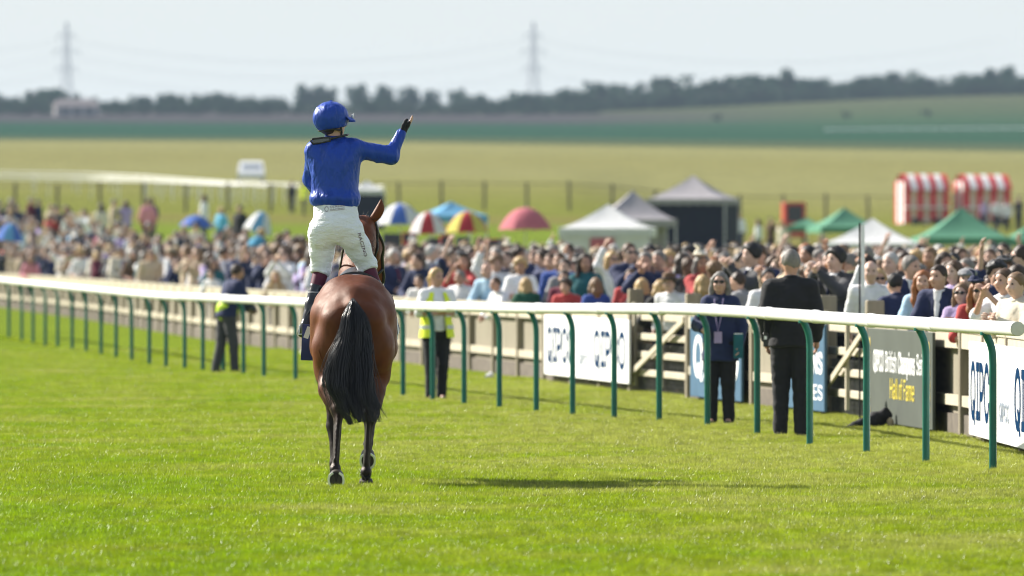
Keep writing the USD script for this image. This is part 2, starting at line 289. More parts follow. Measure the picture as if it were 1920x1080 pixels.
gp = np.array(gp); ng = len(gp); a = nr.uniform(0, 2 * np.pi, ng); big = nr.uniform(0.85, 1.2, ng)
pi.CreatePositionsAttr(Vt.Vec3fArray.FromNumpy(np.column_stack([gp, terrain(gp[:, 0], gp[:, 1])]).astype(np.float32)))
pi.CreateOrientationsAttr(Vt.QuathArray([Gf.Quath(float(math.cos(t / 2)), 0, 0, float(math.sin(t / 2))) for t in a]))
hmul = 0.70 + 0.7 * meshkit.fbm(np.column_stack([gp * np.array([1.3, .5]), gp[:, 0] * 0]), 3, 5)
sxy = np.where(np.arange(ng) < n_open, 1.05, .30); hmul = hmul * np.where(np.arange(ng) < n_open, 1.0, nr.uniform(.6, 1.25, ng))
pi.CreateScalesAttr(Vt.Vec3fArray.FromNumpy(np.column_stack([sxy, sxy, big * hmul]).astype(np.float32)))
pi.CreateProtoIndicesAttr(Vt.IntArray.FromNumpy(nr.integers(0, NP, ng).astype(np.int32)))

# ---------------------------------------------------------------- running rail
WHITE = mat('white_rail', (0.76, 0.76, 0.74), 0.4, 0.09, 2.2, 0.4)
GREEN = mat('green_post', (0.002, 0.11, 0.082), 0.3, 0.2, 6.0, 0.45)
ph = EYE - (yt - HZ) / FPX * pY; cH = np.polyfit(px, ph, 5); RR = 0.055
def rail_pt(q):                                     # q: photo column -> rail axis point
    Y = float(RAILY(q)); return np.array([(q - 960) / FPX * Y, Y, np.polyval(cH, q) - RR])
t = thing('running_rail', 'long white plastic running rail on curved green posts beside the course', 'rail', (0, 0, 0))
cols = [-60, -35, -12] + list(px[::2]) + [1908]
cols = sorted(set([-70, 6] + [float(c) for c in np.linspace(6, 1010, 13)] + [1124, 1240, 1340, 1442, 1530, 1634, 1751, 1908]))
for a_, b_ in zip(cols[:-1], cols[1:]):
    P = np.array([rail_pt(q) for q in np.linspace(a_, b_, 7)])
    P[:, 2] += nr.normal(0, 0.002)
    parts = [tube(P, RR, 20)]
    d = (P[-2] - P[-1]) / np.linalg.norm(P[-2] - P[-1])
    if b_ < 1900: parts.append(tube([P[-1] + d * .10, P[-1] + d * .09, P[-1] - d * .09, P[-1] - d * .10], [RR, RR + .006, RR + .006, RR], 20))
    obj('rail_section', cat(parts), WHITE, t, 40)
e = rail_pt(1908); e2 = rail_pt(1895); d = (e - e2) / np.linalg.norm(e - e2)
obj('end_cap', tube([e + d * .001, e + d * .006, e + d * .012], [RR + .002, RR + .002, RR - .006], 24), mat('cap_plastic', (.60, .58, .50), .5, .08, 30), t, 40)
for i in range(len(px)):
    p = rail_pt(px[i]); q = rail_pt(px[i] + 3); d = (q - p); d[2] = 0; d /= np.linalg.norm(d); side = np.array([-d[1], d[0], 0])   # towards the crowd
    if side[0] < 0: side = -side
    base = np.array([p[0], p[1], 0]) + side * 0.0; top = p[2] - RR
    curve = [(0.0, -0.05), (0.0, top - 0.24), (-0.002, top - 0.17), (-0.008, top - 0.12), (-0.022, top - 0.07), (-0.042, top - 0.025), (-0.062, top + 0.012)]
    P = np.array([base + side * (c[0] + .05) + np.array([0, 0, c[1]]) for c in curve])
    P[:, :2] += -d[:2] * 0.0
    obj('post', tube(P, .030, 12), GREEN, t, 60)
    obj('rail_bracket', tube([P[-1] - (0, 0, .02), P[-1] + side * -.0 + (0, 0, .004)], .040, 12), GREEN, t, 60)
t2 = thing('running_rail', 'short run of thinner white rail beyond the rail end at the right edge', 'rail', (0, 0, 0))
P = np.array([(4.32, 71.5, 1.145), (4.7, 70.2, 1.14), (5.6, 67.5, 1.13)]); obj('rail_section', tube(P, .045, 16), WHITE, t2, 40)
for q in ((4.75, 70.05), (5.4, 68.1)): obj('post', tube([(q[0], q[1], -.05), (q[0], q[1], 1.12)], .033, 12), GREEN, t2, 60)

# ---------------------------------------------------------------- spectators' fence, gates and boards
WOOD = mat('weathered_wood', (.26, .225, .165), .8, .3, 5.0, .2, .004, 60, stretch=(1, 1, 0.12))
WOODL = mat('pale_wood', (.44, .395, .30), .75, .16, 4.0, .25, .003, 50)
WOODD = mat('dark_kickboard', (.14, .12, .10), .85, .35, 6.0, .15)
PALE = mat('grey_pale', (.25, .225, .17), .85, .3, 9.0, .15, stretch=(3, 3, .1))
seg = np.linalg.norm(np.diff(FENCE, axis=0), axis=1); cum = np.concatenate([[0], np.cumsum(seg)])
def fpos(s): return np.array([np.interp(s, cum, FENCE[:, 0]), np.interp(s, cum, FENCE[:, 1])])
ss = np.linspace(0, cum[-1], 8000); sp = np.stack([fpos(s) for s in ss]); spx = 960 + FPX * sp[:, 0] / sp[:, 1]
def s_at(p): return float(ss[np.argmin(np.abs(spx - p) + (sp[:, 1] < 60) * 1e4)])
def fdir(s): a, b = fpos(s - .3), fpos(s + .3); d = a - b; return d / np.linalg.norm(d)      # towards the camera
def side3(d): n = np.array([d[1], -d[0], 0.0]); return n if n[0] < 0 else -n                # towards the course
S = {k: s_at(k) for k in (1920, 1812, 1752, 1640, 1552, 1300, 1192, 1181, 1022)}
fence = thing('wooden_fence', 'long weathered wooden fence of posts, pales and pale rails holding the crowd', 'fence', (0, 0, 0))
def zf(p): return ground(p[0], p[1])
def bay(s0, s1, posts=(1, 0), hgt=1.02):
    a, b = fpos(s0), fpos(s1); d = fdir((s0 + s1) / 2); n = side3(d)[:2]
    def B(nm, m_, o0, o1, z0, z1, inset=0.0):
        u = (a - b) / np.linalg.norm(a - b); L = np.linalg.norm(a - b)
        m = frame(box(inset, L - inset, o0, o1, z0, z1), (b[0], b[1], 0), (u[0], u[1], 0), (n[0], n[1], 0), (0, 0, 1)); return obj(nm, m, m_, fence)
    z = 0
    B('top_rail', WOODL, .02, .075, .84, .99, .065); B('cap_board', WOODL, -.10, .09, .995, 1.03, .002)
    B('lower_rail', WOODL, .02, .07, .30, .40, .065); B('kickboard', WOODD, .0, .05, 0.0, .22, .065)
    L = np.linalg.norm(a - b); u = (a - b) / L; k = max(int(L / .125), 1); ms = []
    for j in range(k):
        ms.append(box(j * L / k + .004, (j + 1) * L / k - .004, -.035 + .006 * (j % 2), .0, .06, .835))
    obj('pale_panel', frame(cat(ms), (b[0], b[1], 0), (u[0], u[1], 0), (n[0], n[1], 0), (0, 0, 1)), PALE, fence)
    for w, p in zip(posts, (a, b)):
        if w: post(p, d, n, hgt)
def post(p, d, n, hgt, w=.062, par=None):
    obj('post', frame(box(-w, w, -.03, .092, -.05, hgt, .008), (p[0], p[1], 0), (d[0], d[1], 0), (n[0], n[1], 0), (0, 0, 1)), WOOD, par or fence)
def run(s0, s1, step):
    k = max(1, round((s1 - s0) / step)); e = np.linspace(s0, s1, k + 1)
    for a, b in zip(e[:-1], e[1:]): bay(a, b)
    p = fpos(s1); d = fdir(s1); post(p, d, side3(d)[:2], 1.02)
run(S[1920] - 9, S[1752], 2.4); run(S[1640], S[1552] - 0.001, 3) if False else None
run(S[1552], S[1300], 2.6); run(S[1192], s_at(-40), 2.9)
run(S[1752], S[1640], 2.4)
MESHD = mat('gate_mesh', (.10, .10, .09), .7, .3, 30)
def gate(p0, p1, label):
    s0, s1 = S[p0], S[p1]; b, a = fpos(s1), fpos(s0); d = fdir((s0 + s1) / 2); n = side3(d)[:2]; L = np.linalg.norm(a - b); u = (a - b) / L
    g = thing('wooden_gate', label, 'gate', (b[0], b[1], 0), math.atan2(u[1], u[0]))
    # local x along the gate towards the camera, y towards the crowd (left of x)
    sgn = 1.0 if np.dot((-u[1], u[0]), n) > 0 else -1.0
    for x, hh in ((0.0, 1.28), (L, 1.25)): obj('gate_post', box(x - .08, x + .08, -.09, .09, -.05, hh, .012), WOOD, g)
    for z in (.22, .44, .66, .90): obj('bar', box(.10, L - .10, -.02, .02, z, z + .085, .01), WOODL, g)
    obj('stile', box(.16, .25, sgn * .022, sgn * .06, .10, 1.12) if sgn > 0 else box(.16, .25, -.06, -.022, .10, 1.12), WOODL, g)
    obj('stile', box(L * .5, L * .5 + .08, .022 if sgn > 0 else -.06, .06 if sgn > 0 else -.022, .10, 1.08), WOODL, g)
    obj('brace', mv(bar((.28, 0, .26), (L - .2, 0, .94), .03, .07), (0, sgn * .082, 0)), WOODL, g)
    ms = [tube([(x, -.03 * sgn, .05), (x, -.03 * sgn, .62)], .004, 4) for x in np.arange(.12, L - .1, .07)] + [tube([(.1, -.036 * sgn, z), (L - .1, -.036 * sgn, z)], .004, 4) for z in np.arange(.06, .62, .06)]
    obj('wire_mesh', cat(ms), MESHD, g); return g
gate(1300, 1192, 'pale wooden gate with diagonal brace behind the rail, left of the person in navy coat')
gate(1640, 1552, 'weathered wooden gate with wire mesh between blue board and dark green board')
NAVYT = mat('navy_print', (.010, .035, .085), 1.0, .05, spec=0.0); WHITEB = mat('white_board', (.78, .78, .77), .9, .06, 2.0, .05)
def board(p0, p1, z0, z1, m_, label, texts, off=.13, lean=0.0, sdelta=0.0):
    """texts: (string, along 0..1 of the left end, bottom z, cap height, x stretch, material)"""
    s0, s1 = s_at(p0), s_at(p1); a, b = fpos(s0), fpos(s1); d = fdir((s0 + s1) / 2); n = side3(d); L = np.linalg.norm(a - b); u = np.array([*((a - b) / L), 0.0])
    n = np.array([-u[1], u[0], 0.0]); n = n if n[0] < 0 else -n
    org = np.array([b[0], b[1], 0.0])
    g = thing('advertising_board', label, 'board', tuple(org))
    o = n * off
    obj('panel', frame(box(0, L, 0, .03, z0, z1, .006), o, u, n, (0, 0, 1)), m_, g)
    for f_ in (.12, .5, .88): obj('strut', frame(box(L * f_ - .03, L * f_ + .03, -.05, -.002, z0 - .04, z1 - .05), o, u, n, (0, 0, 1)), WOODD, g)
    for s, al, zb, hc, st, tm in texts:
        m = meshkit.text_mesh(s, hc, .004, bold=s == 'QIPCO' or len(s) > 7); v, f = VF(m)
        if st < 0: v[:, 0] *= -st * L / (v[:, 0].max() - v[:, 0].min())
        else: v[:, 0] *= st
        flipf = np.dot(np.cross(u, (0, 0, 1)), n) < 0
        P = org * 0 + o + n * .031 + (al * L + v[:, :1]) * u + (zb + v[:, 1:2]) * np.array([0, 0, 1.0]) + v[:, 2:] * n
        obj('lettering', (P, f[:, ::-1] if flipf else f), tm, g)
    return g, org, u, n, L, o
board(1203, 1043, .12, .90, WHITEB, 'white board lettered QIPCO twice, on the fence behind the rail middle', [('QIPCO', .03, .30, .44, -.33, NAVYT), ('QIPCO', .43, .30, .13, -.11, mat('grey_print', (.25, .28, .33), 1.0, spec=0.0)), ('QIPCO', .60, .30, .44, -.36, NAVYT)])
BLUEB = mat('blue_board', (.075, .135, .20), .9, .1, 2.0, .05)
WPRINT = mat('white_print', (.78, .78, .78), .9, .03, spec=.05)
board(1416, 1320, .06, .98, BLUEB, 'slate blue board with white lettering behind the official in sunglasses', [('QIPCO', .06, .30, .46, -.88, WPRINT)])
board(1574, 1478, .06, .98, BLUEB, 'slate blue board with white lettering partly hidden by the black-jacketed official', [('CHAMPIONS', .06, .46, .22, -.90, WPRINT), ('SERIES', .42, .18, .16, -.54, WPRINT)])
DARKB = mat('dark_green_board', (.075, .085, .072), .7, .12, 2.0, .15); GOLD = mat('gold_print', (.55, .43, .10), .45, .1); YEL = mat('yellow_print', (.62, .50, .06), .5, .05)
g_, org, u_, n_, L_, o_ = board(1785, 1662, .05, .98, DARKB, 'dark green board lettered British Champions Series Hall of Fame', [('QIPCO', .10, .56, .20, -.16, WPRINT), ('British', .29, .56, .20, -.17, WPRINT), ('Champions', .49, .56, .20, -.25, WPRINT), ('Series', .77, .56, .20, -.15, WPRINT), ('Hall', .36, .30, .20, -.12, YEL), ('of', .50, .30, .20, -.05, YEL), ('Fame', .57, .30, .20, -.16, YEL)], off=.16)
for al in (.035, .95):                      # gold laurel sprigs at both ends of the board
    ms = []
    for k in range(7):
        z = .14 + k * .115; sgn = 1 if al < .5 else -1
        lf = trimesh.creation.icosphere(1, 1.0); v, f = VF(lf); v = v * (.07, .004, .055); v, f = rot((v, f), (0, 1, 0), -.7 * sgn)
        ms.append(frame((v, f), o_ + n_ * .034 + u_ * (al * L_ + sgn * .03 * math.sin(k / 6 * math.pi) * -1) + np.array([0, 0, z]), u_, n_, (0, 0, 1)))
    obj('laurel', cat(ms), GOLD, g_)
board(2040, 1850, .08, .93, WHITEB, 'white board lettered QIPCO in navy at the right edge, nearest the camera', [('QIPCO', .015, .24, .50, -.27, NAVYT), ('QIPCO', .335, .27, .16, -.105, mat('grey_print', (.25, .28, .33), 1.0, spec=0.0)), ('QIPCO', .49, .24, .50, -.30, NAVYT)])
def pole(p, yb_, ytop, lab):
    Y = EYE * FPX / (yb_ - HZ); X = at(p, Y); hh = EYE - (ytop - HZ) / FPX * Y
    g = thing('marker_pole', lab, 'pole', (X, Y, 0)); obj('shaft', tube([(0, 0, -.1), (0, 0, hh)], .0105, 8), mat('black_pole', (.02, .02, .022), .4), g, 40); return g, hh
g, hh = pole(1612, 792, 418, 'tall thin black pole with white strip at the gate right of the black-jacketed official')
obj('white_strip', box(.014, .05, -.006, .006, hh - .75, hh - .02), WHITEB, g)
g, hh = pole(1277, 735, 455, 'tall thin black pole rising left of the person in navy coat')
# ---------------------------------------------------------------- horse (local: x right, y forward, z up; origin under the buttocks)
HX, HY = -1.175, 62.9
coat = usdkit.material(stage, '/World/Looks/bay_coat', {
    'tc': ('texture_coordinate', {}), 'g': ('geometry', {}), 'sx': ('separate_xyz', {}),
    'nz': ('noise_texture', {'scale': 5.0, 'detail': 4, 'roughness': 0.6}), 'hz': ('math', {'math_type': 'multiply_add', 'value2': 0.22}),
    'rp': ('rgb_ramp', {'ramp': [(0.0, (.006, .004, .004)), (0.60, (.007, .005, .004)), (0.76, (.040, .011, .004)), (0.86, (.092, .022, .006)), (1.0, (.108, .027, .007))]}),
    'n2': ('noise_texture', {'scale': 3.5, 'detail': 6, 'roughness': .68}), 'mr': ('map_range', {'from_min': .3, 'from_max': .7, 'to_min': .72, 'to_max': 1.3}), 'sc': ('vector_math', {'math_type': 'scale'}),
    'mp': ('mapping', {'scale': (1.0, 1.0, 0.22)}), 'n3': ('noise_texture', {'scale': 260.0, 'detail': 3, 'roughness': .65}), 'bp': ('bump', {'strength': 0.6, 'distance': 0.0035}),
    'nr': ('noise_texture', {'scale': 9.0, 'detail': 3}), 'rr': ('map_range', {'from_min': .3, 'from_max': .7, 'to_min': .40, 'to_max': .58}),
    'p': ('principled_bsdf', {'specular_ior_level': 0.28, 'specular_tint': (1.0, .80, .66)})},
    [('g.position', 'sx.vector'), ('g.position', 'nz.vector'), ('nz.fac', 'hz.value1'), ('sx.z', 'hz.value3'), ('hz.value', 'rp.fac'), ('g.position', 'n2.vector'), ('n2.fac', 'mr.value'), ('rp.color', 'sc.vector1'), ('mr.result', 'sc.scale'), ('sc.vector', 'p.base_color'),
     ('g.position', 'mp.vector'), ('mp.vector', 'n3.vector'), ('n3.fac', 'bp.height'), ('bp.normal', 'p.normal'), ('g.position', 'nr.vector'), ('nr.fac', 'rr.value'), ('rr.result', 'p.roughness')], surface='p.BSDF')
BLACKHAIR = mat('black_hair', (.0045, .0035, .003), .27, .5, 30, .5)
HOOF = mat('hoof', (.045, .036, .028), .5, .3, 20); SOLE = mat('hoof_sole', (.035, .026, .02), .9, .4, 30); STEEL = mat('shoe_metal', (.80, .80, .82), .32, .1, 20, .5, metal=.75)
LEATHER = mat('black_leather', (.013, .012, .012), .35, .3, 25, .5)
horse = thing('horse', 'bay racehorse with black tail and lower legs, walking away on the grass', 'horse', (HX, HY, 0))
H = SDF((-.50, -.45, -.02), (.50, 3.0, 2.15), .0125)
# trunk
H.cone((0, .30, 1.27), (0, .78, 1.27), .25, .26, .10, (1.12, 1, 1)); H.cone((0, .78, 1.22), (0, 1.5, 1.14), .27, .285, .12, (.97, 1, 1.16))
H.cone((0, .45, 1.40), (0, .95, 1.36), .155, .15, .10, (1.3, 1, 1)); H.cone((0, 1.0, 1.36), (0, 1.5, 1.48), .13, .10, .12); H.cone((0, 1.5, 1.12), (0, 1.85, 1.16), .28, .20, .10)
H.cone((0, .18, 1.36), (0, .45, 1.42), .12, .14, .08, (1.2, 1, 1))
for s in (-1, 1):
    H.cone((s * .175, .36, 1.27), (s * .185, .42, 1.06), .138, .14, .09); H.cone((s * .11, .40, 1.44), (s * .2, .62, 1.36), .09, .07, .10)      # haunch, hip bone
    H.cone((s * .115, .10, 1.24), (s * .15, .16, .98), .125, .12, .07); H.cone((s * .17, .20, 1.05), (s * .165, .30, .84), .135, .11, .08)              # buttock, thigh
    H.cone((s * .185, .42, 1.0), (s * .18, .44, .92), .10, .08, .08)                                                         # stifle
    H.cone((s * .15, 1.62, 1.18), (s * .16, 1.66, .86), .13, .085, .08)                                                     # shoulder, elbow
for s in (-1, 1):                                   # muscle ridge and groove down the back of the thigh, hip groove
    H.cone((s * .085, .055, 1.30), (s * .125, .06, 1.0), .052, .05, .05)
# tail head
H.cone((0, .16, 1.43), (0, .02, 1.36), .045, .04, .06)
# hind legs: gaskin, hock, cannon, fetlock, pastern
LH = dict(st=(-.195, .32, .93), gk=(-.165, .12, .73), hk=(-.105, -.02, .585), hp=(-.098, -.055, .61), cn=(-.108, -.09, .40), ft=(-.125, -.17, .155), pa=(-.122, -.195, .115))
RH = dict(st=(.165, .36, .95), gk=(.148, .22, .72), hk=(.122, .10, .535), hp=(.118, .055, .565), cn=(.110, .08, .36), ft=(.098, .06, .125), pa=(.098, .085, .06))
for L in (LH, RH):
    H.chain([L['st'], L['gk'], np.array(L['gk']) * .5 + np.array(L['hk']) * .5, L['hk']], [.092, .078, .066, .048], .06); H.cone(L['gk'], L['hp'], .035, .022, .04)
    H.chain([L['hp'], L['hk']], [.032, .056], .02); H.cone(np.array(L['hk']) * .72 + np.array(L['cn']) * .28, L['ft'], .029, .027, .02); H.cone(L['hk'], np.array(L['hk']) * .6 + np.array(L['cn']) * .4, .054, .030, .015)
    h_, c_ = np.array(L['hp']), np.array(L['ft']); H.cone(h_ + (0, -.004, -.02), c_ + (0, -.026, .06), .015, .014, .02)       # tendon
    H.cone(L['ft'], np.array(L['ft']) + (0, -.02, .0), .043, .034, .015); H.cone(L['ft'], L['pa'], .032, .033, .02)
# fore legs
LF = dict(el=(-.17, 1.66, .86), kn=(-.182, 1.62, .43), ft=(-.168, 1.55, .15), pa=(-.165, 1.60, .07))
RF = dict(el=(.16, 1.68, .86), kn=(.125, 1.80, .52), ft=(.088, 1.60, .30), pa=(.086, 1.545, .25))
for L in (LF, RF):
    e, k_, f_, p_ = (np.array(L[q]) for q in ('el', 'kn', 'ft', 'pa'))
    H.chain([e, e * .4 + k_ * .6, k_], [.085, .05, .046], .04); H.cone(k_, k_ * .75 + f_ * .25, .045, .030, .02); H.cone(k_, f_, .030, .030, .02); H.cone(f_, p_, .037, .032, .02); H.cone(k_ + (0, -.02, 0), f_ + (0, -.024, 0), .016, .016, .02)
# neck and head (head looks slightly right)
H.chain([(0, 1.62, 1.28), (.005, 1.95, 1.56), (.03, 2.22, 1.84), (.04, 2.30, 1.92)], [.22, .155, .105, .085], .10, (.80, 1, 1.1))
H.chain([(.04, 2.30, 1.93), (.075, 2.48, 1.80), (.115, 2.68, 1.58), (.13, 2.78, 1.47)], [.085, .098, .068, .058], .05)
for s in (-1, 1):
    H.ell((.07 + s * .062, 2.40, 1.76), (.045, .09, .10), .04); H.ell((.082 + s * .078, 2.50, 1.80), (.026, .035, .03), .02)         # cheek, brow
    H.ell((.13 + s * .03, 2.80, 1.46), (.028, .03, .03), .02)
v, f = H.mesh(2)
v, f = displace((v, f), .006, (8, 8, 4.5), 3, 3)
body = obj('body', (v, f), coat, horse, True)
for s in (-1, 1):                                   # ears, each a cupped leaf
    n = 9; P = []
    base = np.array([.045 + s * .055, 2.30, 1.985]); tip = base + np.array([.075 if s > 0 else -.03, -.015, .165])
    for i in range(n):
        u = i / (n - 1); c = base * (1 - u) + tip * u + np.array([s * .018 * math.sin(u * math.pi), 0, 0]); w = .036 * math.sin(math.pi * min(1, .22 + u * .78)) ** .8 + .002
        for j in range(9):
            q = (j / 8 - .5) * 2.6; P.append(c + np.array([math.sin(q) * w, math.cos(q) * w * -.75, -.01 * abs(q)]))
    P = np.array(P); F = []
    for i in range(n - 1):
        for j in range(8): F.append((i * 9 + j, i * 9 + j + 1, (i + 1) * 9 + j + 1, (i + 1) * 9 + j))
    F = tri(np.array(F)); Q = P + vnormals(P, F) * .006; V = np.vstack([P, Q]); F = np.vstack([F[:, ::-1], F + len(P)])
    obj('ear', (V, F), coat, horse, True)
    c = trimesh.creation.icosphere(2, .019); obj('eye', mv((np.array(c.vertices), np.array(c.faces)), (.082 + s * .094, 2.515, 1.785)), mat('dark_eye', (.008, .006, .005), .08, .1, 5, .6), horse, True)
# hooves and shoes. rim: ground-side ring centre, axis: from rim towards the leg
def hoof(c, ax_, front, name_='hoof'):
    c, ax_, fr = np.array(c, float), np.array(ax_, float), np.array(front, float); ax_ /= np.linalg.norm(ax_); fr -= ax_ * (fr @ ax_); fr /= np.linalg.norm(fr); sd_ = np.cross(ax_, fr)
    ang = np.arange(28) * 2 * np.pi / 28; rx, ry = .062, .074
    def ring(h, k, sh): return c + ax_ * h + fr * sh + np.outer(np.cos(ang) * ry * k * np.where(np.cos(ang) < -.6, .88, 1), fr) + np.outer(np.sin(ang) * rx * k, sd_)
    R = [ring(.006, .10, 0), ring(.010, .80, 0), ring(0, .84, 0), ring(0, 1.0, 0), ring(.035, .90, -.012), ring(.07, .76, -.025), ring(.078, .5, -.027)]
    V = np.vstack(R); F = []
    for i in range(len(R) - 1):
        for j in range(28): F.append((i * 28 + j, i * 28 + (j + 1) % 28, (i + 1) * 28 + (j + 1) % 28, (i + 1) * 28 + j))
    F = np.array(F); hm = trimesh.Trimesh(V, tri(F), process=False)
    h = obj(name_, (V, tri(F)), HOOF, horse, 35)
    # frog of the sole
    fg = np.array([fr * -.05 + sd_ * .022, fr * -.05 - sd_ * .022, fr * .022, fr * -.044 - ax_ * .006, fr * .0 - ax_ * .004]) + c + ax_ * .004
    obj('frog', (fg, np.array([(0, 3, 4), (0, 4, 2), (3, 1, 4), (1, 2, 4), (0, 1, 3)])), SOLE, h)
    a2 = np.linspace(-2.75, 2.75, 30); cs = []
    for q in a2:
        o_ = c - ax_ * .001; e = fr * math.cos(q) * ry * (.88 if math.cos(q) < -.6 else 1) + sd_ * math.sin(q) * rx
        cs.append([o_ + e * 1.0, o_ + e * 1.0 - ax_ * .009, o_ + e * .76 - ax_ * .009, o_ + e * .76])
    V = np.array(cs).reshape(-1, 3); F = []
    for i in range(29):
        for j in range(4): F.append((i * 4 + j, i * 4 + (j + 1) % 4, (i + 1) * 4 + (j + 1) % 4, (i + 1) * 4 + j))
    F += [(0, 1, 2, 3), (116, 117, 118, 119)]
    obj('horseshoe', (V, tri(np.array(F))), STEEL, h)
hoof((-.116, -.265, .075), (.03, 1, .12), (0, .1, -1)); hoof((.098, .125, .008), (0, -.35, 1), (0, 1, 0)); hoof((.086, 1.475, .175), (0, 1, .35), (0, .3, -1)); hoof((-.165, 1.63, .004), (0, -.35, 1), (0, 1, 0))
# veins standing out on the left hind leg
VEIN = []
for pts in ([(-.275, .05, 1.02), (-.268, .03, .95), (-.235, -.005, .90), (-.225, .0, .84), (-.20, .01, .76)], [(-.262, .06, .86), (-.225, .0, .845), (-.19, -.01, .855), (-.165, .0, .82)], [(-.24, .06, .77), (-.20, .02, .765), (-.165, .0, .78)]):
    VEIN.append(pts)
tm = trimesh.Trimesh(v, f, process=False); tree = None
from scipy.spatial import cKDTree
tree = cKDTree(v); nv = vnormals(v, f)
for pts in VEIN:
    P = np.array(pts); u = np.linspace(0, 1, 22); Q = np.stack([np.interp(u, np.linspace(0, 1, len(P)), P[:, k]) for k in range(3)], 1); Q[:, 0] += np.sin(u * 17) * .006
    i = tree.query(Q)[1]; Q = v[i]
    for _ in range(3): Q[1:-1] = (Q[:-2] + Q[1:-1] * 2 + Q[2:]) / 4
    obj('vein', tube(Q + nv[i] * .0005, .0042, 6), coat, horse, True)
# tail: core and strands
def tailpath(u): return np.stack([np.interp(u, [0, .25, .5, .72, .88, 1], [.0, .015, .0, -.01, .02, .06]), np.interp(u, [0, .06, .15, .5, 1], [.03, -.06, -.10, -.16, -.22]), np.interp(u, [0, .06, .15, .5, 1], [1.41, 1.39, 1.30, .95, .50])], -1)
uu = np.linspace(0, 1, 16); C = tailpath(uu * .93 + .07); W = np.interp(uu, [0, .15, .4, .65, .85, 1], [.014, .034, .058, .060, .03, .012])
T = SDF((-.3, -.45, .4), (.35, .2, 1.5), .013)
for i in range(15): T.cone(C[i], C[i + 1], W[i], W[i + 1], .03, (1, .5, 1))
tail = obj('tail', displace(T.mesh(1), .012, (30, 30, 5), 5, 2), BLACKHAIR, horse, True)
NS, NC, K = 3200, 80, 14; g = np.random.default_rng(5); pts = []; wd = []
CL = []
for c_ in range(NC):
    r = g.random() ** .5; th = g.uniform(0, 2 * np.pi); CL.append((np.array([math.cos(th) * r, math.sin(th) * r * .55]), g.uniform(0, .30) * g.random(), g.uniform(.72, 1.03), g.uniform(0, 6.28), g.uniform(7, 12), g.uniform(.006, .018), g.uniform(-.6, 1)))
for i in range(NS):
    o0, u0, u1, wav, wf_, amp, curl = CL[g.integers(0, NC)]; o = o0 + g.normal(0, .10, 2); u0 = max(0, u0 + g.uniform(-.03, .05)); u1 = min(1.10, u1 + g.uniform(-.16, .10)); u = np.linspace(u0, u1, K); c = tailpath(u); q = np.linspace(0, 1, K)
    gather = 1 - .45 * q ** 2; root = np.clip((u - .0) / .16, .12, 1); oo = o0[None] * 1.0 + (o - o0)[None] * gather[:, None]
    w = np.interp(u, [0, .08, .22, .45, .7, .9, 1], [.030, .055, .090, .125, .165, .165, .15]) * root
    t_ = np.clip((u - .60) / .42, 0, 1); L_ = max(-o0[0], 0); R_ = max(o0[0] + .2, 0)
    x = c[:, 0] + oo[:, 0] * w + .06 * t_ ** 1.5 * L_ + 1.0 * .17 * t_ ** 2.2 * R_ * max(curl, 0) - .035 * np.sin(np.clip((u - .35) / .5, 0, 1) * np.pi) * L_
    yy = c[:, 1] + oo[:, 1] * w * 1.2 - .006; z = c[:, 2] + .10 * t_ ** 3 * R_ * max(curl, 0) - .02 * t_ * L_
    fade = np.clip(q * 2.2, 0, 1); x = x + np.sin(u * wf_ + wav) * amp * fade + np.sin(u * 21 + i) * .0022; yy = yy + np.cos(u * wf_ * .9 + wav) * amp * fade
    if g.random() < .09 and u0 < .3: x = x + np.linspace(0, 1, K) ** 1.4 * g.uniform(.02, .11) * (-1 if g.random() < .7 else .7)
    pts.append(np.stack([x, yy, z], -1)); wd.append(np.interp(q, [0, .7, 1], [.0034, .0030, .0010]) * g.uniform(.6, 1.2))
def curves(name, pts, wd, m, parent):
    bc = UsdGeom.BasisCurves.Define(stage, numbered(pathof(parent), name)); bc.CreateTypeAttr('linear'); bc.CreateCurveVertexCountsAttr(Vt.IntArray([len(p) for p in pts]))
    bc.CreatePointsAttr(Vt.Vec3fArray.FromNumpy(np.vstack(pts).astype(np.float32))); bc.CreateWidthsAttr(Vt.FloatArray.FromNumpy(np.concatenate(wd).astype(np.float32))); bc.SetWidthsInterpolation('vertex')
    UsdShade.MaterialBindingAPI.Apply(bc.GetPrim()).Bind(m); return bc
tag(curves('tail_hair', pts, wd, BLACKHAIR, tail), kind='stuff')
# mane and forelock
pts, wd = [], []
for i in range(420):
    u = g.random(); c = np.array([np.interp(u, [0, .5, 1], [0.0, .02, .045]), np.interp(u, [0, .5, 1], [1.75, 2.1, 2.33]), np.interp(u, [0, .5, 1], [1.62, 1.87, 2.02])])
    top = g.random() < .22 and u > .7; K2 = 7; q = np.linspace(0, 1, K2)[:, None]
    dr = np.array([g.normal(.02, .05), g.normal(-.01, .03), g.uniform(.015, .055)]) if top else np.array([g.choice([-1, 1, 1]) * g.uniform(.07, .11), g.normal(-.03, .03), -g.uniform(.08, .2)])
    lift = np.array([0, 0, .035]) * np.sin(q * np.pi) if not top else 0
    pts.append(c + q * dr + lift + np.sin(q * 9 + i) * .006); wd.append(np.linspace(.005, .0015, K2))
curves('mane', pts, wd, BLACKHAIR, horse)
pts, wd = [], []
for i in range(140):                                # sparse fine hair breaking the outline of hocks and fetlocks
    L = LH if i % 2 else RH; c = np.array(L['ft']) + (g.normal(0, .02), -.02, g.normal(-.005, .015)); q = np.linspace(0, 1, 4)[:, None]
    pts.append(c + q * np.array([g.normal(0, .01), -.02, -.035])); wd.append(np.linspace(.003, .001, 4))
curves('fetlock_hair', pts, wd, BLACKHAIR, horse)

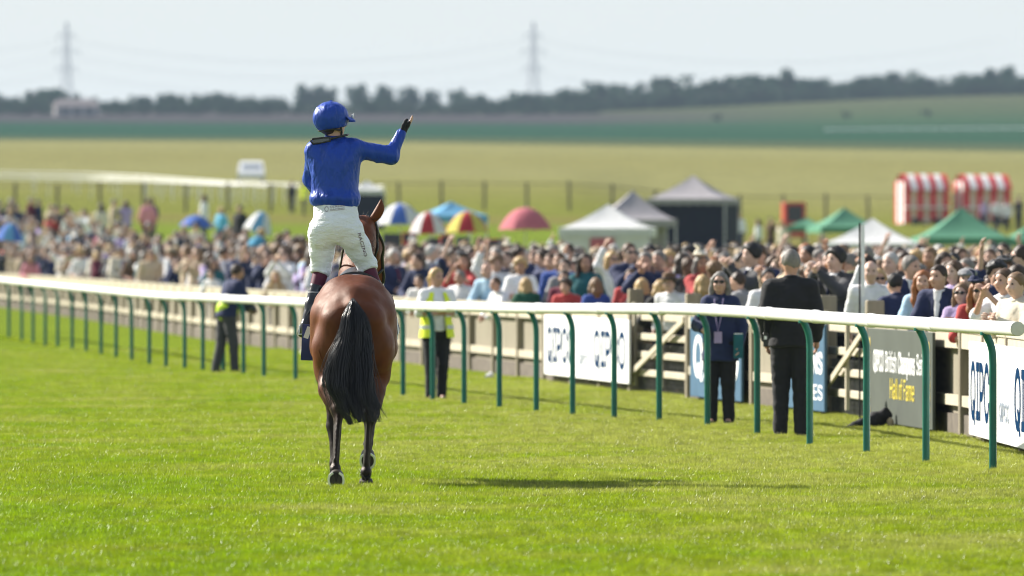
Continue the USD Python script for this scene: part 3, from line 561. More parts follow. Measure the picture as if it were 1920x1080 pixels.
# ---------------------------------------------------------------- bridle
def near_surface(P, off):
    P = np.asarray(P, float); i = tree.query(P)[1]; return v[i] + nv[i] * off
def strap(P, w=.011, off=.008, n=26, snap=True):
    P = np.asarray(P, float); u = np.linspace(0, 1, n); d = np.concatenate([[0], np.cumsum(np.linalg.norm(np.diff(P, axis=0), axis=1))]); d /= d[-1]
    Q = np.stack([np.interp(u, d, P[:, k]) for k in range(3)], 1)
    if snap:
        Q = near_surface(Q, off)
        for _ in range(3): Q[1:-1] = (Q[:-2] + Q[1:-1] * 2 + Q[2:]) / 4
    return tube(Q, w * .55, 8)
bridle = thing('bridle', 'black leather bridle and reins on the bay horse head', 'bridle', (HX, HY, 0))
for s in (-1, 1):
    obj('cheek_strap', strap([(.04 + s * .05, 2.30, 1.97), (.06 + s * .09, 2.38, 1.86), (.09 + s * .075, 2.56, 1.68), (.115 + s * .06, 2.70, 1.52)], .022), LEATHER, bridle, True)
    obj('throat_lash', strap([(.04 + s * .05, 2.29, 1.97), (.05 + s * .10, 2.32, 1.83), (.06 + s * .06, 2.33, 1.68), (.06, 2.34, 1.64)], .016), LEATHER, bridle, True)
    c = trimesh.creation.torus(.028, .005, 16, 6); obj('bit_ring', mv(rot((np.array(c.vertices), np.array(c.faces)), (0, 1, 0), math.pi / 2), (.118 + s * .068, 2.715, 1.50)), STEEL, bridle, True)
    obj('rein', tube(np.array([(.118 + s * .07, 2.715, 1.49), (.10 + s * .12, 2.4, 1.34 if s > 0 else 1.40), (.0 + s * .15, 2.0, 1.52), (-.02 + s * .08, 1.72, 1.78), (-.10 + s * .03, 1.62, 2.0)]), .008, 6), LEATHER, bridle, True)
obj('browband', strap([(-.04, 2.36, 1.94), (.05, 2.42, 1.97), (.14, 2.37, 1.94)], .016), LEATHER, bridle, True)
obj('noseband', strap([(.03, 2.6, 1.62), (.11, 2.66, 1.69), (.19, 2.6, 1.62), (.11, 2.56, 1.55)], .022), LEATHER, bridle, True)

# ---------------------------------------------------------------- saddle with cloths
NAVY = mat('navy_cloth', (.035, .045, .12), .7, .15, 8, .2, .002, 60); LBLUE = mat('pale_blue_pad', (.50, .66, .72), .85, .06, 8)
saddle = thing('saddle', 'small racing saddle on pale blue pad and navy number cloth', 'saddle', (HX, HY, 0))
def drape(y0, y1, half, off, thick, ny=14, na=40, hang=None):
    """cloth over the back: cross-section arcs found by casting rays at the horse's body"""
    V = []
    for yv in np.linspace(y0, y1, ny):
        for a_ in np.linspace(-half, half, na):
            dr = np.array([math.sin(a_), 0, math.cos(a_)]); V.append((yv, dr))
    O = np.array([(0, yv, 1.18) for yv, _ in V]); Dv = np.array([d_ for _, d_ in V]); R_ = np.zeros(len(V))
    for k in range(60):                             # sphere-free march: nearest body vertex along the ray
        pass
    sel = (v[:, 1] > y0 - .05) & (v[:, 1] < y1 + .05); vv = v[sel]; aa = np.arctan2(vv[:, 0], vv[:, 2] - 1.18); rr_ = np.hypot(vv[:, 0], vv[:, 2] - 1.18)
    from scipy.interpolate import NearestNDInterpolator, LinearNDInterpolator
    it = LinearNDInterpolator(np.column_stack([vv[:, 1], aa]), rr_); nn = NearestNDInterpolator(np.column_stack([vv[:, 1], aa]), rr_)
    q = np.column_stack([O[:, 1], np.arctan2(Dv[:, 0], Dv[:, 2])]); R_ = it(q); R_ = np.where(np.isnan(R_), nn(q), R_)
    P = O + Dv * (R_ + off)[:, None]; F = np.array([(i * na + j, i * na + j + 1, (i + 1) * na + j + 1, (i + 1) * na + j) for i in range(ny - 1) for j in range(na - 1)])
    P2 = O + Dv * (R_ + off + thick)[:, None]; F = tri(F); E = []
    bd = [i * na for i in range(ny)] + [(ny - 1) * na + j for j in range(1, na)] + [i * na + na - 1 for i in range(ny - 2, -1, -1)] + [j for j in range(na - 2, 0, -1)]
    for a_, b_ in zip(bd, bd[1:] + bd[:1]): E.append((a_, b_, b_ + len(P), a_ + len(P)))
    return np.vstack([P, P2]), np.vstack([F, F[:, ::-1] + len(P), tri(np.array(E))])
obj('saddle_pad', drape(.97, 1.50, .62, .006, .020), LBLUE, saddle, 40)
obj('number_cloth', displace(drape(1.02, 1.46, 1.62, .024, .006, 16, 60), .008, (9, 9, 9), 8), NAVY, saddle, 40)
obj('seat', drape(1.10, 1.46, .55, .036, .022), LEATHER, saddle, 40)
obj('cloth_edge', tube([(x, .80, z) for x, z in ((-.32, 1.30), (-.31, 1.2))], .008, 6), LBLUE, saddle) if False else None
obj('cloth_tail', displace(frame(box(0, 1, 0, .008, 0, 1), (-.405, .88, .94), (.115, .01, -.006), (0, 1, 0), (.015, .05, .27)), .006, (15, 15, 15), 2), NAVY, saddle)
for k, zz in enumerate((1.17, 1.245)):
    m = meshkit.text_mesh('GX'[k], .06, .003); obj('lettering', frame(m, (-.36 + .01 * k, .872 + .012 * k, zz), (1, 0, 0), (0, .1, 1), (0, -1, 0)), WHITEB, saddle) if False else None
wp = box(-.372, -.335, .868, .874, 1.10, 1.19); obj('white_patch', rot(wp, (0, 1, 0), .35, (-.35, .87, 1.14)), WHITEB, saddle)
for s in (-1, 1):
    c = np.array([-.378, 1.13, 1.13]) if s < 0 else np.array([.275, 1.17, 1.13])
    obj('stirrup_leather', tube([(s * .27, 1.12, 1.42), c + (0, 0, .12)], .011, 6), LEATHER, saddle)
    c2 = c + (-.012 * 0, 0, 0); obj('stirrup', tube([c2 + (0.045, 0, .0), c2 + (.04, 0, .06), c2 + (0, 0, .12), c2 + (-.04, 0, .06), c2 + (-.045, 0, 0), c2 + (.045, 0, 0)], .007, 6), STEEL, saddle)
obj('girth', strap([(-.29, 1.32, 1.25), (-.27, 1.32, 1.0), (-.12, 1.32, .84), (0, 1.32, .82), (.12, 1.32, .84), (.27, 1.32, 1.0), (.29, 1.32, 1.25)], .07, .006), WHITEB, saddle, True)

# ---------------------------------------------------------------- jockey
def skinmat(k): 
    c = [(.50, .30, .22), (.44, .25, .18), (.55, .36, .28), (.36, .20, .13), (.14, .075, .05)][k]
    return mat('skin_%s' % ['fair', 'warm', 'pale', 'tan', 'dark'][k], c, .5, .08, 12, .35)
SILK = usdkit.material(stage, '/World/Looks/blue_silk', {
    'g': ('geometry', {}), 'mp': ('mapping', {'scale': (1.5, 1, .75), 'rotation': (0, .5, 0)}), 'n': ('noise_texture', {'scale': 5.0, 'detail': 2, 'roughness': .45, 'distortion': .9}), 'n2': ('noise_texture', {'scale': 17.0, 'detail': 2, 'roughness': .5, 'distortion': .8}), 'ad': ('math', {'math_type': 'multiply_add', 'value2': 0.34}),
    'bp': ('bump', {'strength': 1.0, 'distance': 0.026}), 'p': ('principled_bsdf', {'base_color': (.011, .047, .32), 'roughness': .40, 'specular_ior_level': .45, 'specular_tint': (.6, .72, 1.0), 'sheen_weight': .06, 'sheen_roughness': .35, 'sheen_tint': (.35, .5, 1.0)})},
    [('g.position', 'mp.vector'), ('mp.vector', 'n.vector'), ('mp.vector', 'n2.vector'), ('n2.fac', 'ad.value1'), ('n.fac', 'ad.value3'), ('ad.value', 'bp.height'), ('bp.normal', 'p.normal')], surface='p.BSDF')
BREECH = usdkit.material(stage, '/World/Looks/white_breeches', {
    'g': ('geometry', {}), 'mp': ('mapping', {'scale': (1, 1, 2.6), 'rotation': (0, .35, 0)}), 'n': ('noise_texture', {'scale': 16.0, 'detail': 4, 'roughness': .55, 'distortion': 1.5}), 
    'bp': ('bump', {'strength': 0.8, 'distance': 0.012}), 'p': ('principled_bsdf', {'base_color': (.77, .79, .86), 'roughness': .6, 'specular_ior_level': .35})},
    [('g.position', 'mp.vector'), ('mp.vector', 'n.vector'), ('n.fac', 'bp.height'), ('bp.normal', 'p.normal')], surface='p.BSDF')
MAROON = mat('maroon_sock', (.085, .008, .028), .6, .15, 20); SHINY = mat('boot_leather', (.016, .016, .018), .22, .3, 20, .6); GLOVE = mat('black_glove', (.012, .012, .014), .75, .3, 40)
JY = 64.05; jl = np.array([HX, HY, 0])
jo = thing('person', 'jockey in royal blue silks and white breeches standing in stirrups, right hand raised', 'person', (HX, HY, 0))
B0 = 1.15
J = dict(pel=(-.145, B0 - .02, 1.95), lh=(-.245, B0, 1.92), rh=(-.045, B0, 1.92), lk=(-.262, B0 + .13, 1.60), rk=(.085, B0 + .14, 1.63), la=(-.375, B0 - .02, 1.19), ra=(.270, B0 + .02, 1.20), wa=(-.150, B0 - .01, 2.10), ch=(-.155, B0 + .02, 2.42), nk=(-.155, B0 + .04, 2.58),
         ls=(-.300, B0 + .03, 2.505), rs=(-.012, B0 + .03, 2.52), le=(-.335, B0 + .20, 2.30), lw=(-.24, B0 + .40, 2.10), re=(.268, B0 + .10, 2.472), rw=(.340, B0 + .16, 2.640), hd=(-.178, B0 + .04, 2.735))
J = {k: np.array(q) for k, q in J.items()}
lo, hi = (-.55, .85, 1.0), (.6, 1.75, 3.0)
def limb(sdf, a, b, ra, rb, k=.02): sdf.cone(J[a], J[b], ra, rb, k)
# skin: one continuous body under the clothes, with fingers
Bd = SDF(lo, hi, .012)
Bd.cone(J['pel'], J['wa'], .12, .11, .05, (1.2, .9, 1)); Bd.cone(J['wa'], J['ch'], .11, .12, .05, (1.25, .9, 1)); Bd.cone(J['ch'], J['nk'], .10, .055, .05, (1.2, 1, 1)); Bd.cone(J['nk'], J['hd'] + (.02, 0, -.05), .052, .055, .03)
for s in 'lr':
    limb(Bd, s + 'h', s + 'k', .075, .05); limb(Bd, s + 'k', s + 'a', .048, .035); limb(Bd, s + 's', s + 'e', .045, .036); limb(Bd, s + 'e', s + 'w', .034, .024); Bd.cone(J['ch'], J[s + 's'], .06, .05, .04)
    Bd.cone(J[s + 'a'], J[s + 'a'] + (0, .13, -.05), .033, .026, .02)
yaw = math.radians(-62); fx = np.array([-math.sin(yaw), math.cos(yaw), 0.]); sx_ = np.array([fx[1], -fx[0], 0.]); hd = J['hd']       # face direction: right and away
def hp(a, b, c): return hd + fx * a + sx_ * b + np.array([0, 0, c])
RH_ = np.stack([fx, sx_, (0, 0, 1)], 1)
Bd.ell(hp(0, 0, 0), (.096, .077, .105), .03, RH_); Bd.ell(hp(.035, 0, -.07), (.062, .055, .055), .03, RH_); Bd.cone(hp(.09, 0, -.005), hp(.11, 0, -.035), .012, .015, .02); Bd.ell(hp(.082, 0, -.065), (.02, .025, .010), .01, RH_); Bd.ell(hp(.06, 0, -.108), (.024, .03, .02), .02, RH_)
for s in (-1, 1): Bd.ell(hp(-.005, s * .078, -.025), (.026, .010, .034), .008, RH_)
body_parts = [Bd.mesh(2)]
def hand(w, d, palm_n, thumb_side, curl, L=.075, scale=1.0):
    """w: wrist, d: direction of the fingers, palm_n: the way the palm faces, thumb_side: +1/-1 along d x palm_n. Returns palm mesh and finger meshes"""
    d = np.array(d, float); d /= np.linalg.norm(d); p = np.array(palm_n, float); p -= d * (p @ d); p /= np.linalg.norm(p); s = np.cross(d, p) * thumb_side
    w = np.array(w, float); S_ = SDF(w - .2, w + .2, .0045)
    for q in np.linspace(-.5, 1, 4): S_.cone(w + d * .01, w + d * (.082 - .006 * abs(q)) + s * .024 * q, .016, .0125, .014)
    S_.cone(w - d * .04, w + d * .02, .024, .021, .02, )
    for q, l, r in ((.036, .070, .0088), (.012, .078, .009), (-.011, .072, .0085), (-.033, .056, .0075)):
        a = w + d * .080 + s * q; e1 = d + s * q * 2.5; e1 /= np.linalg.norm(e1); b = a + e1 * l * .42; e2 = e1 * math.cos(curl) + p * math.sin(curl); c = b + e2 * l * .32; e3 = e1 * math.cos(curl * 1.8) + p * math.sin(curl * 1.8); S_.chain([a - d * .01, b, c, c + e3 * l * .26], [r * 1.05, r, r * .92, r * .8], .006)
    a = w + d * .02 + s * .022 + p * .006; b = a + d * .03 + s * .025 + p * .012; c = b + d * .03 + s * .008 + p * .006; S_.chain([a, b, c, c + d * .018], [.014, .011, .0095, .008], .008)
    return S_
hs = hand(J['rw'], (.095, .05, .115), (-.5, .2, .75), 1, .22); hm = hs.mesh(1)
body_parts.append(hm)
hs2 = hand(J['lw'], (.2, .9, -.2), (.8, 0, -.4), -1, 1.0); hm2 = hs2.mesh(1); body_parts.append(hm2)
obj('body', cat(body_parts), skinmat(0), jo, True)
def gl(hs, w, d, n1):                               # glove: the hand's own field, swollen by 2 mm and cut short of the finger tips
    hs.D = hs.D - .0028; d = np.array(d, float); d /= np.linalg.norm(d); hs.cut(d, np.array(w) + d * n1, .003); return hs.mesh(1)
obj('glove', gl(hs, J['rw'], (.095, .05, .115), .104), GLOVE, jo, True); obj('glove', gl(hs2, J['lw'], (.2, .9, -.2), .12), GLOVE, jo, True)
# silks
T = SDF(lo, hi, .011)
T.cone(J['wa'] + (0, 0, .03), J['ch'] + (0, 0, -.02), .140, .148, .06, (1.25, .98, 1)); T.cone(J['ch'], J['nk'] + (0, -.01, -.02), .125, .07, .07, (1.25, .95, 1)); T.ell(J['wa'] + (.0, -.01, .05), (.185, .15, .06), .05)
for s in 'lr': T.cone(J['ch'] + (0, 0, .03), J[s + 's'], .10, .078, .06); limb(T, s + 's', s + 'e', .074, .064, .03); limb(T, s + 'e', s + 'w', .064, .036, .03)
T.cut((-.03, 0, -1), J['wa'] + (0, 0, -.012), .02)
T.cut(J['rw'] - J['re'], J['rw'] - (J['rw'] - J['re']) * .04, .004) if False else None
sv, sf = T.mesh(1)
w_ = np.clip((sv[:, 2] - 2.05) / .5, 0, 1)
sv, sf = displace((sv, sf), .017, (9, 9, 3.6), 11, 3); sv, sf = displace((sv, sf), .008, (19, 19, 8), 4, 3)
obj('silk_shirt', (sv, sf), SILK, jo, True)
obj('collar', tube([J['nk'] + (.062 * math.cos(a_), .058 * math.sin(a_), .035 + .012 * math.sin(a_)) for a_ in np.linspace(0, 2 * np.pi, 24)], .016, 8, False), SILK, jo, True)
# breeches
T = SDF(lo, hi, .011)
T.cone(J['pel'] + (0, -.02, 0), J['wa'] + (0, 0, .03), .148, .128, .06, (1.22, .95, 1))
for s, q in (('l', -1), ('r', 1)):
    T.cone(J[s + 'h'] + (q * .012, -.045, -.02), J[s + 'h'] + (q * .012, -.03, -.06), .092, .095, .04); T.cone(J[s + 'h'] + (0, 0, -.03), J[s + 'k'] + (0, 0, .02), .100, .074, .04); T.cone(J[s + 'k'] + (0, 0, .02), J[s + 'k'] * .9 + J[s + 'a'] * .1, .074, .066, .03)
    T.cone(J[s + 'h'] * .6 + J[s + 'k'] * .4 + (0, .02, 0), J[s + 'h'] * .5 + J[s + 'k'] * .5, .086, .086, .05)
T.cut((0, 0, 1), J['wa'] + (0, 0, .035), .01)
for s in 'lr':
    d = J[s + 'a'] - J[s + 'k']; o_ = J[s + 'k'] + d * .06; X = T.grid((slice(None),) * 3); d = d / np.linalg.norm(d); hlf = sum((X[i] - o_[i]) * d[i] for i in range(3)); same = (X[0] < -.08) if s == 'l' else (X[0] >= -.08)
    T.D = np.where(same & (X[2] < 1.75), np.maximum(T.D, hlf), T.D)
bv, bf = displace(T.mesh(1), .007, (12, 12, 26), 21, 3); bv, bf = displace((bv, bf), .003, (30, 30, 55), 5, 2)
obj('breeches', (bv, bf), BREECH, jo, True)
btree = cKDTree(bv)
wb = bv[(bv[:, 2] > 2.06) & (bv[:, 2] < 2.09)]
def onto(m, tre, vv, nn_, off):                     # lays flat print on a surface seen from behind (-y)
    V_, F_ = VF(m); out = V_.copy()
    key = vv[:, [0, 2]]; back = nn_[:, 1] < -.1; t_ = cKDTree(key[back]); dist, i = t_.query(V_[:, [0, 2]], k=4); wgt = 1 / (dist + 1e-4); y = (vv[back][i, 1] * wgt).sum(1) / wgt.sum(1); out[:, 1] = y - off + (V_[:, 1] - V_[:, 1].min()) * 0; return out, F_
bn = vnormals(bv, bf); PURPLE = mat('burgundy_print', (.10, .015, .05), .6, .05)
def refine(m, e): q = trimesh.Trimesh(*VF(m)); q = q.subdivide_to_size(e, 8); return np.array(q.vertices), np.array(q.faces)
def print_text(s_, hgt, org, ex, ez, st=1.0):
    m = meshkit.text_mesh(s_, hgt, .001); V_, F_ = VF(m); front = V_[F_].mean(1)[:, 2] > .0009; m = (V_, F_[front]); m = refine(m, .012)
    V_, F_ = m; P = np.array(org, float) + V_[:, :1] * st * np.array(ex, float) + V_[:, 1:2] * np.array(ez, float); return onto((P, F_), btree, bv, bn, .0035)
obj('waist_print', cat([print_text('OLAZAR', .0155, (-.188, 0, 2.078), (1, 0, .10), (-.05, 0, 1), 1.3), print_text('RACING', .0155, (-.186, 0, 2.055), (1, 0, .10), (-.05, 0, 1), 1.28)]), PURPLE, jo)
tor = trimesh.creation.annulus(.012, .0145, .001); tv = np.array(tor.vertices); tv = np.column_stack([tv[:, 0], tv[:, 2], tv[:, 1] * 1.35]) + (-.214, 0, 2.07)
obj('waist_emblem', onto((tv, np.array(tor.faces)), btree, bv, bn, .0035), PURPLE, jo)
obj('leg_print', print_text('RACING', .022, (.018, 0, 1.89), (.28, 0, -1.0), (1, 0, .28), 1.5), PURPLE, jo)
# stockings and boots
for s, q in (('l', -1), ('r', 1)):
    a, b = J[s + 'k'] * .97 + J[s + 'a'] * .03, J[s + 'a']; d = b - a
    obj('stocking', tube([a + d * u for u in (.0, .12, .26, .34)], [.060, .056, .052, .049], 20), MAROON, jo, 60)
    S_ = SDF(b - .35, b + .45, .0105); S_.cone(a + d * .27, a + d * .6, .055, .047, .02); S_.cone(a + d * .6, b, .047, .036, .02); S_.cone(b, b + (q * .02, .05, -.045), .038, .036, .02); S_.cone(b + (q * .02, .05, -.045), b + (q * .02, .18, -.065), .036, .027, .02); S_.cone(b + (0, -.03, -.06), b + (0, -.015, -.03), .027, .032, .02)
    S_.cut(-d, a + d * .235, .004); boot = obj('boot', displace(S_.mesh(1), .003, (14, 14, 22), 2), SHINY, jo, True)
    obj('boot_strap', tube([a + d * .36 + np.array([math.cos(t_), math.sin(t_), 0]) * .0545 for t_ in np.linspace(0, 2 * np.pi, 16)], .006, 6, False), mat('grey_stitch', (.35, .35, .36), .5), boot, True)
# helmet with silk cap, peak, straps, goggles
S_ = SDF(hd - .25, hd + .3, .0085); S_.ell(hp(-.008, 0, .018), (.140, .120, .128), .02, RH_); S_.cut(np.array([0, 0, -1]) + fx * .18, hp(0, 0, -.060), .012)
hv, hf = S_.mesh(2)
q = hv - hp(-.008, 0, 0); an = np.arctan2(q @ sx_, q @ fx); gro = np.abs(((an / (2 * np.pi / 8)) % 1) - .5) * 2; hn = vnormals(hv, hf)
hv = hv + hn * (-.004 * np.clip((gro - .90) / .10, 0, 1))[:, None]; hv, hf = displace((hv, hf), .0045, (16, 16, 12), 31, 3)
helm = obj('helmet', (hv, hf), SILK, jo, True)
c = trimesh.creation.icosphere(2, .012); obj('button', frame((np.array(c.vertices), np.array(c.faces)), hp(-.008, 0, .147), (1, 0, 0), (0, 1, 0), (0, 0, .6)), SILK, helm, True)
P = []
for i in range(5):
    for j in range(17):
        a_ = (j / 16 - .5) * 2.1; r_ = .128 + .055 * i / 4 * math.cos(a_ * .75) ; P.append(hp(math.cos(a_) * r_ * 1.03, math.sin(a_) * r_ * .92, .030 - .03 * (i / 4) ** 1.3 + .0 * j))
P = np.array(P); F = tri(np.array([(i * 17 + j, i * 17 + j + 1, (i + 1) * 17 + j + 1, (i + 1) * 17 + j) for i in range(4) for j in range(16)])); Q = P - (0, 0, .009)
obj('peak', (np.vstack([P, Q]), np.vstack([F, F[:, ::-1] + len(P)])), SILK, helm, True)
em = trimesh.creation.annulus(.010, .019, .003); em2 = rot(rot((np.array(em.vertices), np.array(em.faces)), (0, 1, 0), math.pi / 2), (0, 0, 1), math.atan2(fx[1], fx[0]) - .5)
obj('badge', mv(em2, hp(.155, .055, .038)), WHITEB, helm, True)
em = trimesh.creation.icosphere(1, .018); obj('badge', frame((np.array(em.vertices), np.array(em.faces)), hp(.142, .06, .032), fx * .5, sx_, (0, 0, 1)), WHITEB, helm, True)
HAIRD = mat('dark_brown_hair', (.03, .018, .012), .55, .3, 30, .4)
S_ = SDF(hd - .25, hd + .25, .0095); S_.ell(hp(-.012, 0, -.03), (.098, .085, .085), .02, RH_); S_.cut(fx, hp(-.01, 0, 0), .01); S_.cut((0, 0, 1), hp(0, 0, -.03), .005); obj('hair', displace(S_.mesh(1), .004, (40, 40, 40), 3), HAIRD, jo, True)
obj('chin_strap', tube([hp(.03, .09, -.035), hp(.045, .075, -.09), hp(.05, .04, -.125), hp(.05, 0, -.13), hp(.05, -.04, -.125), hp(.045, -.075, -.09), hp(.03, -.09, -.035)], .008, 6), LEATHER, jo, True)
obj('nape_strap', tube([hp(.045, .08, -.075), hp(-.03, .088, -.065), hp(-.085, .05, -.075), hp(-.097, 0, -.08), hp(-.085, -.05, -.075), hp(-.03, -.088, -.065)], .008, 6), LEATHER, jo, True)
for s in (-1, 1):
    c = trimesh.creation.icosphere(2, .012); obj('eye', mv((np.array(c.vertices), np.array(c.faces)), hp(.083, s * .033, .0)), mat('dark_eye', (.008, .006, .005), .08), jo, True)
gog = thing('goggles', 'black racing goggles hanging on strap at back of jockey collar', 'goggles', (HX, HY, 0))
gc = J['nk'] + (-.105, -.085, .0)
obj('frame', tube([gc + np.array([x, -.01 * abs(x) * 10, z]) for x, z in ((.075, .028), (0, .022), (-.06, .016), (-.075, 0), (-.055, -.022), (0, -.012), (.07, .0), (.075, .028))], .008, 8), LEATHER, gog, True)
obj('lens', frame(box(-.062, .068, -.004, .004, -.012, .018, .003), gc + (0, -.004, 0), (1, 0, .12), (0, 1, 0), (-.12, 0, 1)), mat('smoke_lens', (.05, .055, .06), .08, .1, 5, .7), gog)
obj('strap', tube([gc + (.07, 0, .015), J['nk'] + (.02, -.105, .03), J['nk'] + (.085, -.06, .045), J['nk'] + (.10, .02, .05)], .009, 6), LEATHER, gog, True)
# ---------------------------------------------------------------- people
HAIRC = {'dark brown': (.035, .02, .012), 'black': (.012, .010, .010), 'brown': (.075, .04, .02), 'blond': (.40, .27, .12), 'grey': (.17, .155, .14), 'ginger': (.26, .09, .025), 'light brown': (.17, .10, .05), 'white': (.42, .40, .38)}
COLC = {'white': (.70, .70, .71), 'navy': (.018, .026, .075), 'black': (.014, .014, .016), 'pale blue': (.38, .55, .70), 'beige': (.45, .36, .25), 'grey': (.22, .22, .23), 'charcoal': (.05, .05, .055), 'pink': (.62, .25, .30), 'red': (.40, .05, .05), 'cream': (.66, .60, .48), 'teal': (.02, .11, .13), 'burgundy': (.13, .015, .035), 'olive green': (.12, .12, .05), 'royal blue': (.03, .07, .28), 'brown': (.13, .075, .04), 'lilac': (.38, .30, .50), 'bottle green': (.015, .085, .05), 'sky blue': (.12, .42, .62), 'lime yellow': (.60, .72, .03), 'orange': (.62, .22, .04)}
def hairm(c): return mat('hair_' + c.replace(' ', '_'), HAIRC[c], .55, .3, 30, .4, .002, 200)
def clothm(c): return mat('cloth_' + c.replace(' ', '_'), COLC[c], .82, .16, 7, .2, .012, 12, sheen=.1)
EYEM = mat('dark_eye', (.008, .006, .005), .08); SHOE = mat('dark_shoe', (.018, .015, .014), .4, .2, 20, .5); LIP = mat('lips', (.30, .10, .09), .5)
POSES = {   # elbows and wrists of the left (-x) and right (+x) arm, person faces +y; lean in degrees
    'stand': dict(le=(-.25, -.03, 1.15), lw=(-.235, .08, .93), re=(.25, -.03, 1.15), rw=(.235, .08, .93), lean=0, txt='with arms down'),
    'lean': dict(le=(-.27, .20, 1.17), lw=(-.06, .40, 1.13), re=(.27, .20, 1.17), rw=(.06, .42, 1.15), lean=16, txt='leaning forward on folded arms'),
    'clap': dict(le=(-.25, .12, 1.18), lw=(-.035, .33, 1.30), re=(.25, .12, 1.18), rw=(.035, .33, 1.30), lean=3, txt='clapping'),
    'highclap': dict(le=(-.22, .22, 1.30), lw=(-.035, .33, 1.52), re=(.22, .22, 1.30), rw=(.035, .33, 1.52), lean=3, txt='clapping with raised hands'),
    'phone': dict(le=(-.20, .20, 1.26), lw=(-.05, .33, 1.46), re=(.20, .20, 1.26), rw=(.05, .33, 1.46), lean=0, txt='holding both hands up before the face'),
    'raise': dict(le=(-.25, -.03, 1.15), lw=(-.23, .1, .95), re=(.30, .10, 1.56), rw=(.24, .18, 1.80), lean=0, txt='raising one arm'),
    'cross': dict(le=(-.25, .06, 1.16), lw=(.08, .22, 1.17), re=(.25, .06, 1.16), rw=(-.08, .25, 1.20), lean=0, txt='with arms crossed'),
    'side': dict(le=(-.36, .12, 1.19), lw=(-.52, .30, 1.14), re=(.25, .0, 1.15), rw=(.22, .15, .98), lean=8, txt='stretching one arm along the fence'),
    'hand': dict(le=(-.25, -.03, 1.15), lw=(-.235, .08, .93), re=(.26, -.01, 1.16), rw=(.17, .22, 1.10), lean=0, txt='holding one hand at the waist'),
}
def person_parts(pose, top, hair, hairc, topc, botc, h=.021, long_sleeve=True, skirt=False, hat=None, hatc=None, glasses=False, head_yaw=0.0, skin=0, tie=None, slim=1.0, stride=0.0, coat_len=.82):
    """list of (name, mesh, material) for a standing figure 1.75 m tall that faces +y"""
    Q = POSES[pose]; th = math.radians(Q['lean']); Ry = np.array([[1, 0, 0], [0, math.cos(th), math.sin(th)], [0, -math.sin(th), math.cos(th)]]); piv = np.array([0, 0, .95])
    def L(p): return Ry @ (np.array(p, float) - piv) + piv
    lo, hi = np.array([-.68, -.5, -.03]), np.array([.68, .75, 2.05]); J = {k: L(Q[k]) for k in ('le', 'lw', 're', 'rw')}
    J['ls'], J['rs'] = L((-.165 * slim, 0, 1.405)), L((.165 * slim, 0, 1.405)); J['nk'], J['ch'], J['wa'] = L((0, -.01, 1.50)), L((0, 0, 1.30)), L((0, 0, 1.08)); hd = L((0, .02, 1.635)) + (0, 0.0, 0)
    for s, q in (('l', -1), ('r', 1)): J[s + 'h'], J[s + 'k'], J[s + 'a'] = np.array((q * .09, 0, .92)), np.array((q * .095, .02 + q * stride * .5, .49)), np.array((q * .10, -.02 + q * stride, .08))
    pel = np.array((0, 0, .96)); hy = math.radians(head_yaw); fx = np.array([-math.sin(hy), math.cos(hy), 0]); sx = np.array([fx[1], -fx[0], 0]); RR_ = np.stack([fx, sx, (0, 0, 1)], 1)
    def hp(a, b, c): return hd + fx * a + sx * b + np.array([0, 0, c])
    B = SDF(lo, hi, h)
    B.cone(pel, J['wa'], .125, .11, .05, (1.2, .85, 1)); B.cone(J['wa'], J['ch'], .11, .125, .05, (1.2, .85, 1)); B.cone(J['ch'], J['nk'] + (0, 0, -.06), .11, .06, .05, (1.2, .9, 1)); B.cone(J['nk'] + (0, 0, -.05), hd + (0, -.015, -.05), .052, .055, .03)
    for s in 'lr':
        B.cone(J[s + 'h'], J[s + 'k'], .085, .055, .03); B.cone(J[s + 'k'], J[s + 'a'], .052, .036, .02); B.cone(J[s + 'a'], J[s + 'a'] + (0, .13, -.045), .036, .03, .02); B.cone(J['ch'] + (0, 0, .07), J[s + 's'], .07, .05, .04); B.cone(J[s + 's'], J[s + 'e'], .046, .038, .02); B.cone(J[s + 'e'], J[s + 'w'], .038, .026, .02)
        d = J[s + 'w'] - J[s + 'e']; d /= np.linalg.norm(d); B.cone(J[s + 'w'], J[s + 'w'] + d * .075, .028, .030, .02, (1, 1, 1))
    B.ell(hp(-.005, 0, .015), (.097, .078, .108), .03, RR_); B.ell(hp(.035, 0, -.055), (.058, .054, .058), .03, RR_); B.cone(hp(.088, 0, .005), hp(.108, 0, -.025), .011, .016, .02)
    for s in (-1, 1): B.ell(hp(-.005, s * .078, -.01), (.022, .012, .032), .01, RR_); B.ell(hp(.098, s * .034, .018), (.016, .022, .014), .012, RR_, sub=True); B.ell(hp(.078, s * .045, -.03), (.022, .02, .02), .02, RR_)
    B.cone(hp(.086, -.035, .042), hp(.086, .035, .042), .010, .010, .012)
    bm = B.mesh(1); ms = [bm]
    for s, q in (('l', -1), ('r', 1)):              # five fingers on each hand
        w = J[s + 'w']; d = w - J[s + 'e']; d /= np.linalg.norm(d); pn = np.array([-q * 1.0, 0, .0]); pn -= d * (pn @ d); pn /= np.linalg.norm(pn) + 1e-9; sd_ = np.cross(d, pn); sd_ = sd_ if sd_ @ np.array([0, .5, 1.]) > 0 else -sd_
        for o, l in ((.030, .070), (.010, .080), (-.010, .075), (-.028, .058)):
            a = w + d * .085 + sd_ * o; ms.append(tube([a, a + d * l * .5 + sd_ * o * .15, a + d * l * .85 + pn * l * .25 + sd_ * o * .2, a + d * l + pn * l * .42 + sd_ * o * .2], [.0105, .010, .009, .006], 5))
        a = w + d * .03 + sd_ * .025; ms.append(tube([a, a + d * .03 + sd_ * .03 + pn * .01, a + d * .065 + sd_ * .038 + pn * .02], [.014, .012, .008], 5))
    out = [('body', cat(ms), skinmat(skin))]
